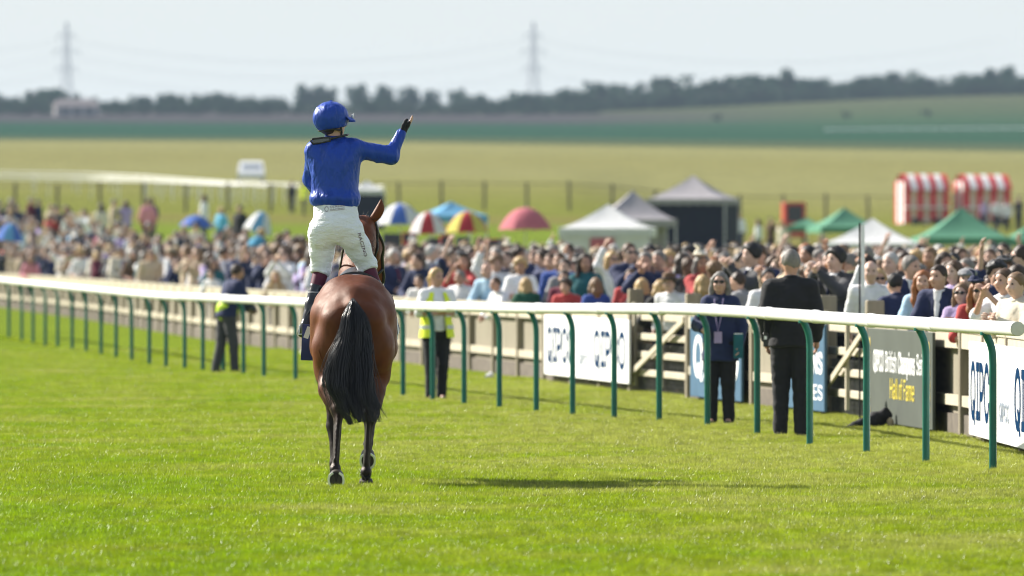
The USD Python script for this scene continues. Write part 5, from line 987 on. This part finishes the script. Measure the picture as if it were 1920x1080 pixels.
# people standing about on the grass behind the crowd: (column, row of the feet, px per metre, colours..., label)
BACK = [(190, 474, 55, 'cream', 'navy', 'person in cream top standing on the open grass left of the blue umbrella'), (213, 470, 53, 'beige', 'charcoal', 'person in beige top beside the cream-topped person on the grass'), (58, 470, 52, 'burgundy', 'navy', 'person in burgundy top standing on the grass at far left'), (72, 468, 52, 'navy', 'black', 'person in navy top standing on the grass at far left'), (20, 470, 50, 'black', 'black', 'person in black standing at the left edge behind the crowd'), (236, 470, 53, 'lilac', 'black', 'person in lilac top standing on the grass left of the pink-clad person'), (277, 472, 54, 'pink', 'burgundy', 'person in pink top standing on the grass left of the blue umbrella'), (285, 468, 52, 'navy', 'navy', 'person in navy behind the pink-clad person on the grass'), (383, 462, 50, 'white', 'charcoal', 'person in white top standing behind the blue umbrella'), (415, 470, 56, 'sky blue', 'navy', 'person in sky blue top standing right of the blue umbrella'), (450, 472, 57, 'black', 'black', 'person in black standing between the two left umbrellas'), (547, 414, 35, 'black', 'black', 'person in black by the far wire fence left of the jockey'), (570, 420, 36, 'lime yellow', 'black', 'person in lime yellow vest by the far fence left of the jockey'), (1320, 455, 52, 'beige', 'beige', 'person in beige suit in front of the dark walled gazebo'), (1340, 456, 52, 'grey', 'charcoal', 'person in grey top in front of the dark walled gazebo'), (1360, 458, 53, 'white', 'navy', 'person in white top in front of the dark walled gazebo'), (1386, 430, 45, 'white', 'navy', 'person in white top at the right wall of the dark gazebo'), (1422, 446, 50, 'white', 'charcoal', 'person in white top left of the red trailer'), (1466, 440, 48, 'cream', 'bottle green', 'person in cream top standing before the red trailer'), (1445, 436, 46, 'brown', 'black', 'person in brown jacket left of the red trailer'), (1700, 428, 33, 'pale blue', 'navy', 'person in pale blue top at the left striped kiosk'), (1735, 428, 34, 'grey', 'charcoal', 'person in grey top at the middle of the left striped kiosk'), (1758, 426, 33, 'cream', 'black', 'person in cream top at the right end of the left striped kiosk'), (1845, 436, 36, 'lilac', 'navy', 'person in lilac top before the right striped kiosk'), (1868, 438, 36, 'white', 'charcoal', 'person in white top before the right striped kiosk'), (1888, 440, 36, 'white', 'black', 'person in white top right of the right striped kiosk'), (1910, 436, 36, 'charcoal', 'black', 'person in charcoal jacket at the right edge by the striped kiosks'), (1640, 500, 75, 'royal blue', 'navy', 'person in royal blue top just right of the pole before the white gazebo'), (1540, 490, 66, 'navy', 'navy', 'person in navy at the left corner of the white gazebo')]
bparts = {}
for (pc, yf, s_, c1, c2, lab) in BACK:
    Y = FPX / s_; X = at(pc, Y); z = ground(X, Y)
    wom = vr.random() < .4
    parts = person_parts(vr.choice(['stand', 'stand', 'hand', 'phone']), 'shirt' if vr.random() < .6 else 'jacket', 'long' if wom else 'short', vr.choice(['brown', 'dark brown', 'blond', 'grey']), c1, c2, .026, True, False, None, None, False, vr.uniform(-20, 20), 0)
    build_person(lab, (X, Y, z), vr.uniform(0, 6.28), vr.uniform(.93, 1.04), parts, 'people standing about behind the crowd')

# ---------------------------------------------------------------- parasols, gazebos, stands
def canopy(R, H, n, sag=.12):
    segs = []
    for k in range(n):
        a0, a1 = 2 * np.pi * k / n, 2 * np.pi * (k + 1) / n; P = []
        for i in range(7):
            for j in range(5):
                u, w = i / 6, j / 4; a_ = a0 + (a1 - a0) * w; scal = 1 - sag * math.sin(w * math.pi) * .5 * u; P.append((R * u * math.cos(a_) * scal, R * u * math.sin(a_) * scal, H * (1 - u ** 2.1) + sag * .3 * math.sin(w * math.pi) * u * H))
        F = tri(np.array([(i * 5 + j, i * 5 + j + 1, (i + 1) * 5 + j + 1, (i + 1) * 5 + j) for i in range(6) for j in range(4)])); P = np.array(P); Q = P - (0, 0, .006); segs.append((np.vstack([P, Q]), np.vstack([F[:, ::-1], F + len(P)])))
    return segs
def fab(c, tr=.3): return mat('fabric_' + c.replace(' ', '_'), COLC.get(c, FABC.get(c)), .8, .08, 6, .2, transl=tr)
FABC = {'canopy white': (.78, .78, .78), 'canopy red': (.55, .06, .07), 'canopy yellow': (.68, .60, .14), 'canopy blue': (.10, .20, .58), 'canopy pink': (.62, .20, .24), 'canopy green': (.10, .27, .17), 'canopy grey': (.36, .34, .36), 'canopy navy': (.022, .024, .045), 'canopy sky': (.20, .48, .72), 'off white': (.62, .62, .54)}
POLEM = mat('metal_pole', (.45, .45, .46), .35, .1, 10, .5, metal=.8)
def umbrella(pc, ytop, wpx, hpx, s_, c1, c2, lab, tilt=0.0, n=8):
    Y = FPX / s_; X = at(pc, Y); z0 = ground(X, Y); R = wpx / s_ / 2; H = hpx / s_; zt = EYE - (ytop - HZ) / s_
    g = thing('umbrella', lab, 'umbrella', (X, Y, z0), 0.35, 'umbrellas above the crowd')
    for k, sg in enumerate(canopy(R, H, n)): obj('panel', rot(mv(sg, (0, 0, zt - z0 - H)), (0, 1, 0), tilt, (0, 0, zt - z0 - H)), fab(c1 if k % 2 == 0 else c2), g, True)
    obj('pole', tube([(0, 0, .0), (0, 0, zt - z0 - .02)], .014, 8), POLEM, g, 40); obj('ferrule', tube([(0, 0, zt - z0 - .03), (0, 0, zt - z0 + .06)], [.018, .008], 8), POLEM, g, 40)
umbrella(750, 381, 92, 40, 68, 'canopy white', 'canopy blue', 'blue and white panelled umbrella right of the jockey'); umbrella(803, 397, 78, 42, 72, 'canopy white', 'canopy red', 'red and white panelled umbrella left of the yellow one'); umbrella(876, 396, 86, 40, 73, 'canopy yellow', 'canopy red', 'yellow and red panelled umbrella')
umbrella(985, 389, 106, 42, 70, 'canopy pink', 'canopy pink', 'plain pink umbrella left of the white gazebo'); umbrella(368, 404, 68, 22, 64, 'canopy blue', 'canopy blue', 'plain blue umbrella above the crowd on the left', .08); umbrella(482, 395, 58, 40, 64, 'canopy white', 'canopy sky', 'white and sky blue umbrella left of the jockey', .3)
umbrella(1064, 457, 60, 24, 92, 'off white', 'off white', 'low off-white parasol in front of the white gazebo', .05); umbrella(18, 418, 56, 34, 60, 'canopy blue', 'canopy sky', 'blue umbrella at the left edge of the picture', .1)
umbrella(478, 440, 44, 30, 70, 'sky blue', 'sky blue', 'small sky blue umbrella below the white and sky blue one', .4)
def gazebo(pc, wpx, ytop, yeave, s_, c, lab, walls=None, depth=None, yaw=.12, banner=None, front=None):
    Y = FPX / s_; X = at(pc, Y); z0 = ground(X, Y); W = wpx / s_; D = depth or W; ze = EYE - (yeave - HZ) / s_ - z0; zt = EYE - (ytop - HZ) / s_ - z0
    g = thing('gazebo', lab, 'gazebo', (X, Y, z0), yaw, 'pop-up gazebos behind the crowd'); cm = fab(c, .12); co = [(-W / 2, -D / 2), (W / 2, -D / 2), (W / 2, D / 2), (-W / 2, D / 2)]
    for k in range(4):
        a, b = np.array(co[k]), np.array(co[(k + 1) % 4]); P = []
        for i in range(9):
            u = i / 8; zz = zt - (zt - ze) * (1 - (1 - u) ** 1.35)
            for j in range(7): q = (a + (b - a) * j / 6) * u; P.append((q[0], q[1], zz - .03 * math.sin(j / 6 * math.pi) * math.sin(u * math.pi) + nr.normal(0, .004)))
        P = np.array(P); F = tri(np.array([(i * 7 + j, (i + 1) * 7 + j, (i + 1) * 7 + j + 1, i * 7 + j + 1) for i in range(8) for j in range(6)])); Q = P - (0, 0, .012); obj('roof_panel', (np.vstack([P, Q]), np.vstack([F, F[:, ::-1] + len(P)])), cm, g, True)
        n_ = 24; V = []
        for i in range(n_ + 1): q = a + (b - a) * i / n_; V += [(q[0] * 1.004, q[1] * 1.004, ze + .005), (q[0] * 1.008, q[1] * 1.008, ze - .20 - .02 * math.sin(i * 2.1))]
        V = np.array(V); F = tri(np.array([(2 * i, 2 * i + 2, 2 * i + 3, 2 * i + 1) for i in range(n_)])); Q = V * (.99, .99, 1); obj('valance', (np.vstack([V, Q]), np.vstack([F, F[:, ::-1] + len(V)])), cm, g, True)
        obj('leg', box(co[k][0] * .97 - .02, co[k][0] * .97 + .02, co[k][1] * .97 - .02, co[k][1] * .97 + .02, 0, ze + .02), POLEM, g)
        if walls and k in walls:
            A, B_ = np.array([*(a * .955), 0.0]), np.array([*(b * .955), 0.0]); m = bar(A + (0, 0, ze / 2), B_ + (0, 0, ze / 2), .02, ze - .06); m = refine(m, .22); obj('side_wall', displace(m, .035, (2.5, 2.5, .8), k), fab(front or c, .08), g, True)
    if banner: obj('banner', box(-W * .16, W * .10, -D / 2 * .955 - .05, -D / 2 * .955 - .035, ze - .52, ze - .24), fab(banner), g)
    return g
gazebo(1140, 172, 383, 428, 76, 'canopy white', 'white gazebo with white walls and a pink banner in the middle distance', (0, 3), banner='canopy pink', yaw=-.08)
gazebo(1186, 150, 357, 412, 66, 'canopy grey', 'grey peaked gazebo between the white gazebo and dark walled gazebo', (2,), yaw=.1)
gazebo(1300, 150, 329, 373, 55, 'canopy grey', 'tall grey-roofed gazebo with dark navy side walls', (0, 1, 2), front='canopy navy', yaw=-.2)
gazebo(1583, 118, 389, 426, 52, 'canopy green', 'smaller green gazebo left of the white gazebo by the pole', yaw=.2); gazebo(1512, 70, 408, 424, 50, 'canopy green', 'low pale green gazebo at the far left of the green pair', yaw=-.1)
gazebo(1803, 172, 388, 446, 66, 'canopy green', 'large green peaked gazebo below the striped kiosks', yaw=.06); gazebo(1935, 110, 418, 450, 62, 'canopy green', 'green gazebo cut by the right edge')
gazebo(1636, 176, 409, 456, 72, 'canopy white', 'white gazebo with white walls right of the tall pole', (0, 1, 3), yaw=-.1); gazebo(846, 110, 378, 404, 64, 'canopy sky', 'sky blue gazebo behind the yellow and red umbrella', yaw=.3)
gazebo(688, 62, 338, 356, 44, 'canopy white', 'white gazebo with dark walls behind the jockey', (0, 1), front='canopy navy')
# bookmakers' stands
def stand(pc, ytop, w, h, s_, c, lab):
    Y = FPX / s_; X = at(pc, Y); z0 = ground(X, Y); zt = EYE - (ytop - HZ) / s_ - z0; W, Hh = w / s_, h / s_
    g = thing('bookmaker_stand', lab, 'stand', (X, Y, z0), vr.uniform(-.2, .2), 'bookmakers stands under the umbrellas'); m_ = fab(c, .0)
    obj('board', box(-W / 2, W / 2, -.06, .06, zt - Hh, zt, .015), m_, g); obj('screen', box(-W * .42, W * .42, -.068, -.061, zt - Hh * .55, zt - Hh * .08), mat('dark_screen', (.02, .02, .025), .25, .2, 5, .5), g)
    for sx in (-1, 1): obj('leg', tube([(sx * W * .35, 0, zt - Hh), (sx * W * .45, .15 * sx, 0)], .02, 6), POLEM, g)
    obj('satchel', box(-W * .3, W * .3, -.18, -.065, .55, .85, .03), m_, g)
for a in [(735, 438, 34, 44, 72, 'navy', 'navy bookmaker board below the blue and white umbrella'), (768, 436, 28, 30, 74, 'red', 'red bookmaker board left of the red and white umbrella'), (838, 440, 26, 50, 76, 'red', 'red bookmaker board below the gap between red and yellow umbrellas'), (868, 445, 24, 44, 78, 'navy', 'navy bookmaker board below the yellow and red umbrella'), (905, 446, 30, 34, 78, 'charcoal', 'charcoal bookmaker board right of the yellow and red umbrella'), (930, 448, 32, 32, 80, 'red', 'red bookmaker board below the pink umbrella'), (815, 446, 22, 40, 75, 'charcoal', 'charcoal bookmaker board below the red and white umbrella')]: stand(*a)
# striped kiosks
STR, STW = mat('kiosk_red', (.55, .022, .03), .5, .08, 5), mat('kiosk_cream', (.55, .44, .34), .55, .06, 5); STWR = mat('kiosk_white', (.80, .80, .78), .5, .04, 5)
def kiosk(p0, p1, ytop, yroof, s_, lab):
    Y = FPX / s_; X = at((p0 + p1) / 2, Y); z0 = ground(X, Y) - .05; W = (p1 - p0) / s_ - .5; zt = EYE - (ytop - HZ) / s_ - z0; zr = EYE - (yroof - HZ) / s_ - z0
    g = thing('kiosk', lab, 'kiosk', (X, Y, z0), .18, 'striped kiosks'); n = 7; D = 2.2
    for k in range(n):
        x0, x1 = -W / 2 + W * k / n, -W / 2 + W * (k + 1) / n; red = k % 2 == 0; P = []
        for i in range(7): u = i / 6; yy = -D / 2 - .35 + (D / 2 + .35) * u; zz = zr + (zt - zr) * math.sin(u * math.pi / 2); P += [(x0 + .003, yy, zz), (x1 - .003, yy, zz)]
        for i in range(1, 5): u = i / 4; P += [(x0 + .003, D / 2 * u, zt - (zt - zr) * .9 * u * u), (x1 - .003, D / 2 * u, zt - (zt - zr) * .9 * u * u)]
        P = np.array(P); F = tri(np.array([(2 * i, 2 * i + 1, 2 * i + 3, 2 * i + 2) for i in range(len(P) // 2 - 1)])); Q = P - (0, 0, .03); obj('roof_stripe', (np.vstack([P, Q]), np.vstack([F, F[:, ::-1] + len(P)])), STR if red else STWR, g)
        mwall = STW if red is False else STR; obj('wall_stripe', box(x0 + .003, x1 - .003, -D / 2, -D / 2 + .06, .35 if k in (2, 4) else .12, zr - .02 if k not in (3,) else zr - .02), mwall, g)
    for sx in (-1, 1):
        for k in range(4): y0, y1 = -D / 2 + .06 + (D - .06) * k / 4, -D / 2 + .06 + (D - .06) * (k + 1) / 4; obj('end_stripe', box(sx * W / 2 - (.05 if sx > 0 else 0), sx * W / 2 + (.05 if sx < 0 else 0), y0 + .003, y1, .12, zr + (zt - zr) * .55), STR if k % 2 else STWR, g)
    obj('back_wall', box(-W / 2, W / 2, D / 2 - .05, D / 2, .12, zr), STW, g); obj('counter', box(-W / 2 + .06, W / 2 - .06, -D / 2 - .3, -D / 2 - .003, .95, 1.02), STWR, g)
    for sx in (-1, 1): 
        wv, wf = tube([(0, -.06, 0), (0, .06, 0)], .22, 16); obj('wheel', mv((wv, wf), (sx * W * .25, -D / 2 - .08, .22)), SHOE, g, 40)
kiosk(1677, 1781, 327, 356, 34, 'red and white striped kiosk, the left one of the pair'); kiosk(1787, 1896, 328, 354, 34, 'red and white striped kiosk, the right one of the pair')
# red trailer
def trailer():
    s_ = 40.; Y = FPX / s_; X = at(1488, Y); z0 = ground(X, Y); g = thing('trailer', 'red trailer stall on the grass left of the green gazebos', 'trailer', (X, Y, z0), .1)
    zt = EYE - (379 - HZ) / s_ - z0; obj('trailer_body', box(-.52, .52, -.5, .5, .4, zt, .05), mat('trailer_red', (.42, .05, .025), .5, .15), g); obj('hatch', box(-.36, .36, -.512, -.503, zt * .55, zt - .15), mat('dark_screen', (.02, .02, .025), .25), g)
    for sx in (-1, 1): obj('wheel', mv(rot(tube([(0, -.07, 0), (0, .07, 0)], .25, 18), (0, 0, 1), math.pi / 2), (sx * .50, .05, .25)), SHOE, g, 40)
    obj('drawbar', tube([(0, -.4, .45), (0, -1.1, .4)], .03, 8), POLEM, g)
trailer()
# white car beyond the far rails
def car():
    s_ = 26.8; Y = FPX / s_; X = at(471, Y); z0 = ground(X, Y); g = thing('parked_car', 'white car parked beyond the far white rails, left of the jockey', 'car', (X, Y, z0), math.pi + .03, None, 1.04); PW = mat('car_white', (.80, .80, .80), .25, .02, 3, .5, coat=.5); GL = mat('car_glass', (.22, .27, .32), .06, .1, 3, .7)
    prof = [(-2.0, .35), (-2.05, .6), (-1.95, .92), (-1.55, 1.0), (-1.15, 1.45), (-.6, 1.56), (.4, 1.55), (.95, 1.35), (1.35, 1.0), (1.95, .85), (2.08, .6), (2.02, .35)]
    V, F = [], []; xs = [(-.86, 1), (.86, 1)]
    for sx, k in ((-.84, 0), (-.88, .3), (-.78, 1), (.78, 1), (.88, .3), (.84, 0)):
        for (y, z) in prof: V.append((sx * (1 - .16 * max(0, (z - .95) / .6)) if k else sx, y * (1 if k else .985), z if k else min(z, .97)))
    n = len(prof)
    for a in range(5): F += [(a * n + i, a * n + (i + 1) % n, (a + 1) * n + (i + 1) % n, (a + 1) * n + i) for i in range(n)]
    Fb = [[0 * n + 0, 0 * n + i + 1, 0 * n + i] for i in range(1, n - 1)] + [[5 * n, 5 * n + i, 5 * n + i + 1] for i in range(1, n - 1)]
    obj('car_body', (np.array(V), np.vstack([tri(np.array(F)), Fb])), PW, g, 35)
    obj('windscreen', bar((0, 1.33, 1.045), (0, .98, 1.35), 1.25, .02), GL, g); obj('rear_window', bar((0, -1.56, 1.03), (0, -1.19, 1.42), 1.2, .02), GL, g)
    for sx in (-1, 1): obj('side_window', frame(box(-.9, .75, -.01, .01, 0, .36), (sx * .80, 0, 1.05), (0, 1, 0), (1, 0, 0), (-sx * .18, 0, 1)), GL, g)
    for sx in (-1, 1):
        for y in (-1.3, 1.3): obj('wheel', mv(rot(tube([(0, -.1, 0), (0, .1, 0)], .32, 20), (0, 0, 1), math.pi / 2), (sx * .80, y, .32)), SHOE, g, 40)
        obj('headlight', mv(VFs((.18, .06, .09), 2), (sx * .62, 1.98, .74)), mat('lamp_glass', (.7, .7, .7), .1), g, True); obj('tail_light', mv(VFs((.12, .05, .12), 2), (sx * .66, -2.0, .82)), STR, g, True)
car()
# far wire fence and far white rails
FWOOD = mat('far_post', (.13, .11, .08), .85, .2, 4)
wf = thing('wire_fence', 'long fence of dark posts and wires crossing the grass behind the crowd', 'fence', (0, 0, 0))
fp = []
for k, pc in enumerate(np.arange(-52, 1980, 80.0)):
    s_ = 35.3 - 2.2 * pc / 1920; Y = FPX / s_ + 3 * math.sin(pc * .01); X = at(pc, Y); z = ground(X, Y); hh = 1.60 + .05 * math.sin(k * 2.3); lean = .03 * math.sin(k * 1.7); fp.append((X, Y, z)); obj('post', bar((X, Y, z - .1), (X + lean, Y, z + hh), .15, .15, (0, 1, 0)), FWOOD, wf)
fp = np.array(fp)
for hgt in (.25, .55, .85, 1.15, 1.48): obj('wire', tube(fp + (0, -.08, hgt), .007 if hgt < 1.4 else .025, 5), FWOOD, wf)
def farrail(pts, lab, r=.042, posts=True):
    g = thing('far_rail', lab, 'rail', (0, 0, 0), 0, 'white running rails of the far track'); P = []
    for pc, yv, s_ in pts: Y = FPX / s_; P.append((at(pc, Y), Y, EYE - (yv - HZ) / s_))
    P = np.array(P); obj('rail_bar', tube(P, r, 8), WHITE, g, True); L = np.concatenate([[0], np.cumsum(np.linalg.norm(np.diff(P, axis=0), axis=1))])
    if posts:
        for d in np.arange(1, L[-1], 3.2):
            q = np.array([np.interp(d, L, P[:, k]) for k in range(3)]); z = ground(q[0], q[1])
            if q[2] - z > .2: obj('post', tube([(q[0], q[1], z - .05), (q[0] + .06, q[1], q[2])], .03, 6), WHITE, g, 40)
farrail([(-40, 322, 28.6), (150, 325, 28.8), (270, 330, 29), (340, 335, 29.5), (420, 341, 30.5), (560, 346, 32), (720, 350, 33)], 'upper far white rail sweeping across behind the wire fence'); farrail([(-40, 329, 29.6), (150, 332, 29.8), (270, 335, 30), (360, 341, 31), (460, 346, 32), (560, 348.5, 33)], 'middle far white rail sweeping across at the left'); farrail([(-40, 335, 31), (150, 338, 31), (280, 340, 31.4), (400, 345, 32.4), (500, 349, 33.4)], 'lowest far white rail sweeping across at the left')
farrail([(1545, 243, 10.2), (1920, 240, 10.2), (1990, 239, 10.2)], 'thin white rail on the far green slope at the right', .11)
# ---------------------------------------------------------------- far trees, barn, pylons
LEAFM = usdkit.material(stage, '/World/Looks/far_leaf', {'g': ('geometry', {}), 'r': ('rgb_ramp', {'ramp': [(0, (.020, .056, .028)), (.5, (.034, .080, .034)), (1, (.055, .10, .040))]}), 'p': ('principled_bsdf', {'roughness': .7, 'specular_ior_level': .2}), 'tr': ('translucent_bsdf', {}), 'mx': ('mix_closure', {'fac': .3})}, [('g.random_per_island', 'r.fac'), ('r.color', 'p.base_color'), ('r.color', 'tr.color'), ('p.BSDF', 'mx.closure1'), ('tr.BSDF', 'mx.closure2')], surface='mx.closure')
BARK = mat('bark', (.07, .055, .04), .9, .3, 3)
def crown(seed, rx, rz, zc, n=900, lobes=11, low=-1.1):
    g = np.random.default_rng(seed); cs = np.column_stack([g.normal(0, rx * .5, lobes), g.normal(0, rx * .5, lobes), zc + g.uniform(low, .75, lobes) * rz]); cs[:3, 2] = zc + low * rz; rs = g.uniform(.28, .52, lobes) * rx
    i = g.integers(0, lobes, n); d = g.normal(0, 1, (n, 3)); d /= np.linalg.norm(d, axis=1, keepdims=True); p = cs[i] + d * (rs[i] * g.uniform(.55, 1.05, n))[:, None]
    a = g.normal(0, 1, (n, 3)); a /= np.linalg.norm(a, axis=1, keepdims=True); b = np.cross(a, g.normal(0, 1, (n, 3))); b /= np.linalg.norm(b, axis=1, keepdims=True); w = g.uniform(.25, .55, n)[:, None] * (rx / 4.0)
    V = np.stack([p - a * w - b * w, p + a * w - b * w * .6, p + a * w * .7 + b * w, p - a * w * .8 + b * w * .8], 1).reshape(-1, 3); k = np.arange(n)[:, None] * 4; return V, np.vstack([k + [0, 1, 2], k + [0, 2, 3]])
def tree_mesh(t, seed, H, rx, trunk=.25, n=900):
    g = np.random.default_rng(seed); obj('trunk', tube([(0, 0, -.5), (.1, 0, H * .3), (.05, .1, H * .6), (0, 0, H * .85)], [H * .035, H * .028, H * .018, H * .006], 8), BARK, t, True)
    for k in range(4): a_ = g.uniform(0, 6.28); obj('limb', tube([(.05, 0, H * (.3 + .1 * k)), (math.cos(a_) * rx * .5, math.sin(a_) * rx * .5, H * (.5 + .1 * k))], [H * .014, H * .004], 6), BARK, t, True)
    obj('crown', crown(seed, rx, H * (1 - trunk) / 2 * .8, H * (trunk + (1 - trunk) / 2), n, 11, -1.15 if trunk < .2 else -.7), LEAFM, t)
KINDS = ['round dark green', 'broad dark green', 'tall narrow green', 'uneven bushy green', 'pale loose green']
protos = {}
def tree(pc, Y, H, kind, lab, grp, wide=1.0):
    X = at(pc, Y); z = ground(X, Y) - .10 * H; yaw = vr.uniform(0, 6.28)
    if kind not in protos:
        t = thing('far_tree', lab, 'tree', (X, Y, z - .2), yaw, grp); tree_mesh(t, 40 + kind, 10.0, [4.2, 5.4, 3.2, 5.0, 3.6][kind], [.12, .08, .15, .04, .35][kind], 900); protos[kind] = t
        t.GetPrim().GetAttribute('xformOp:transform').Set(mat4((X, Y, z - .2), yaw, H / 10.0)); return
    dup(protos[kind], (X, Y, z - .2), yaw, lab, grp, H / 10.0)
tr = random.Random(9)
def treeline(p0, p1, step, Yr, hfun, where, grp, kinds):
    pc = p0; n = 0
    while pc < p1:
        k = tr.choice(kinds); H = hfun(pc) * tr.uniform(.85, 1.12); lab = '%s tree in %s' % (KINDS[k], where + (', left half' if pc < (p0 + p1) / 2 - (p1 - p0) / 6 else ', right half' if pc > (p0 + p1) / 2 + (p1 - p0) / 6 else ', middle'))
        tree(pc, tr.uniform(*Yr), H, k, lab, grp); pc += step * tr.uniform(.6, 1.4); n += 1
treeline(-60, 1120, 11, (2230, 2330), lambda p: 5.6 + .8 * math.sin(p * .02) - (2.3 if 545 < p < 890 else 0), 'the long low hedgerow on the left horizon', 'trees of the long hedgerow', [0, 1, 3, 3]); treeline(-60, 1130, 24, (2150, 2200), lambda p: 3.6, 'the front row of the left hedgerow', 'bushes of the front hedgerow', [1, 3])
treeline(890, 1120, 30, (2420, 2460), lambda p: 7.0, 'the bushes below the right pylon', 'trees below the right pylon', [1, 3])
treeline(1120, 1990, 13, (2330, 2420), lambda p: (10.0 if p < 1480 else 7.6) + 1.0 * math.sin(p * .031), 'the dark wood on the right horizon', 'trees of the right-hand wood', [0, 0, 1, 1, 2]); treeline(1120, 1990, 12, (2270, 2310), lambda p: 5.6 if p < 1500 else 4.4, 'the front edge of the right-hand wood', 'front trees of the right-hand wood', [0, 1, 3])
for pc, yt_, nm in ((577, 151, 'first of the lone trees on the skyline, above the jockey helmet'), (613, 153, 'second lone tree on the skyline, above the jockey helmet'), (667, 150, 'third lone tree on the skyline, right of the jockey helmet'), (720, 152, 'fourth lone tree on the skyline, above the raised hand'), (768, 155, 'fifth lone tree on the skyline, right of the raised hand'), (808, 162, 'small lone tree on the skyline left of the last one'), (855, 160, 'last lone tree on the skyline, left of the right pylon')):
    Y = 2500.; z = ground(at(pc, Y), Y); tree(pc, Y, EYE - (yt_ - HZ) / FPX * Y - z, 4, nm, None)
for pc, yv in ((1345, 219), (1585, 216), (1740, 210)):
    Y = 1900.; tree(pc, Y, 2.2, 3, {1345: 'dark bush on the far green slope, left one', 1585: 'dark bush on the far green slope, middle one', 1740: 'dark bush on the far green slope, right one'}[pc], None)
Y = 2120.; X = at(143, Y); z = ground(X, Y); b_ = thing('barn', 'low grey barn with pitched roof in front of the left hedgerow', 'barn', (X, Y, z - .2), .15)
obj('wall', box(-5.4, 5.4, -3, 3, 0, 2.6), mat('barn_wall', (.24, .22, .22), .85, .15, 1), b_); RP = np.array([(-5.8, -3.4, 2.5), (5.8, -3.4, 2.5), (4.6, 0, 4.4), (-4.2, 0, 4.4), (-5.8, 3.4, 2.5), (5.8, 3.4, 2.5)]); obj('roof', (RP, np.array([(0, 1, 2), (0, 2, 3), (4, 3, 2), (4, 2, 5), (0, 3, 4), (1, 5, 2)])), mat('barn_roof', (.20, .17, .17), .8, .15, 1), b_)
for k in (-3, 0, 3): obj('door', box(k - .9, k + .9, -3.06, -3.005, 0, 2.1), mat('barn_door', (.10, .10, .11), .8), b_)
STEELP = mat('pylon_steel', (.40, .40, .44), .6, .1, 1, .4)
def pylon(pc, ytop, Y, lab):
    X = at(pc, Y); z = ground(X, Y); H = EYE - (ytop - HZ) / FPX * Y - z; t = thing('pylon', lab, 'pylon', (X, Y, z), .25, 'lattice power pylons'); hw = lambda u: np.interp(u, [0, .55, 1], [4.6, 1.5, .35]); lv = [0, .14, .28, .40, .5, .58, .66, .74, .82, .9, 1.0]
    for sx in (-1, 1):
        for sy in (-1, 1): obj('leg', tube([(sx * hw(u), sy * hw(u), u * H) for u in lv], .12, 5), STEELP, t)
    ms = []
    for a, b in zip(lv[:-1], lv[1:]):
        for q in range(4):
            c = [(-1, -1), (1, -1), (1, 1), (-1, 1)]; p0, p1 = c[q], c[(q + 1) % 4]
            ms += [tube([(p0[0] * hw(a), p0[1] * hw(a), a * H), (p1[0] * hw(b), p1[1] * hw(b), b * H)], .07, 4), tube([(p1[0] * hw(a), p1[1] * hw(a), a * H), (p0[0] * hw(b), p0[1] * hw(b), b * H)], .07, 4), tube([(p0[0] * hw(b), p0[1] * hw(b), b * H), (p1[0] * hw(b), p1[1] * hw(b), b * H)], .07, 4)]
    tag(obj('lattice', cat(ms), STEELP, t), kind='stuff')
    for u, w in ((.62, 4.2), (.76, 5.0), (.89, 3.6)):
        obj('crossarm', cat([tube([(-w, 0, u * H), (w, 0, u * H)], .14, 5), tube([(-w, 0, u * H), (0, 0, u * H + 1.6), (w, 0, u * H)], .11, 5)]), STEELP, t)
        for sx in (-1, 1): obj('insulator', tube([(sx * w, 0, u * H), (sx * w, 0, u * H - 1.6)], .16, 6), STEELP, t)
    return X, z, H
a1 = pylon(125, 41, 3300., 'left lattice pylon standing behind the hedgerow'); a2 = pylon(1000, 41, 3300., 'right lattice pylon standing behind the bushes')
span = a2[0] - a1[0]
for k, (u, w) in enumerate(((.62, 4.2), (.76, 5.0), (.89, 3.6))):
    for sx in (-1, 1):
        P = []
        for x0 in (a1[0] - span, a1[0], a2[0]):
            for i in range(17): q = i / 16; P.append((x0 + span * q + sx * w, 3300. + sx * w * .25, a1[1] + u * a1[2] - 1.6 - 9.0 * 4 * q * (1 - q)))
        obj('power_line', tube(P, .035, 4), STEELP, None); 
        tag(stage.GetPrimAtPath('/World/power_line' + ('' if used[('/World', 'power_line')] == 1 else '_%03d' % (used[('/World', 'power_line')] - 1))), '%s %s power line strung between the two pylons' % (['lowest', 'middle', 'topmost'][k], 'near left' if sx < 0 else 'near right'), 'power line', 'power lines between the pylons')
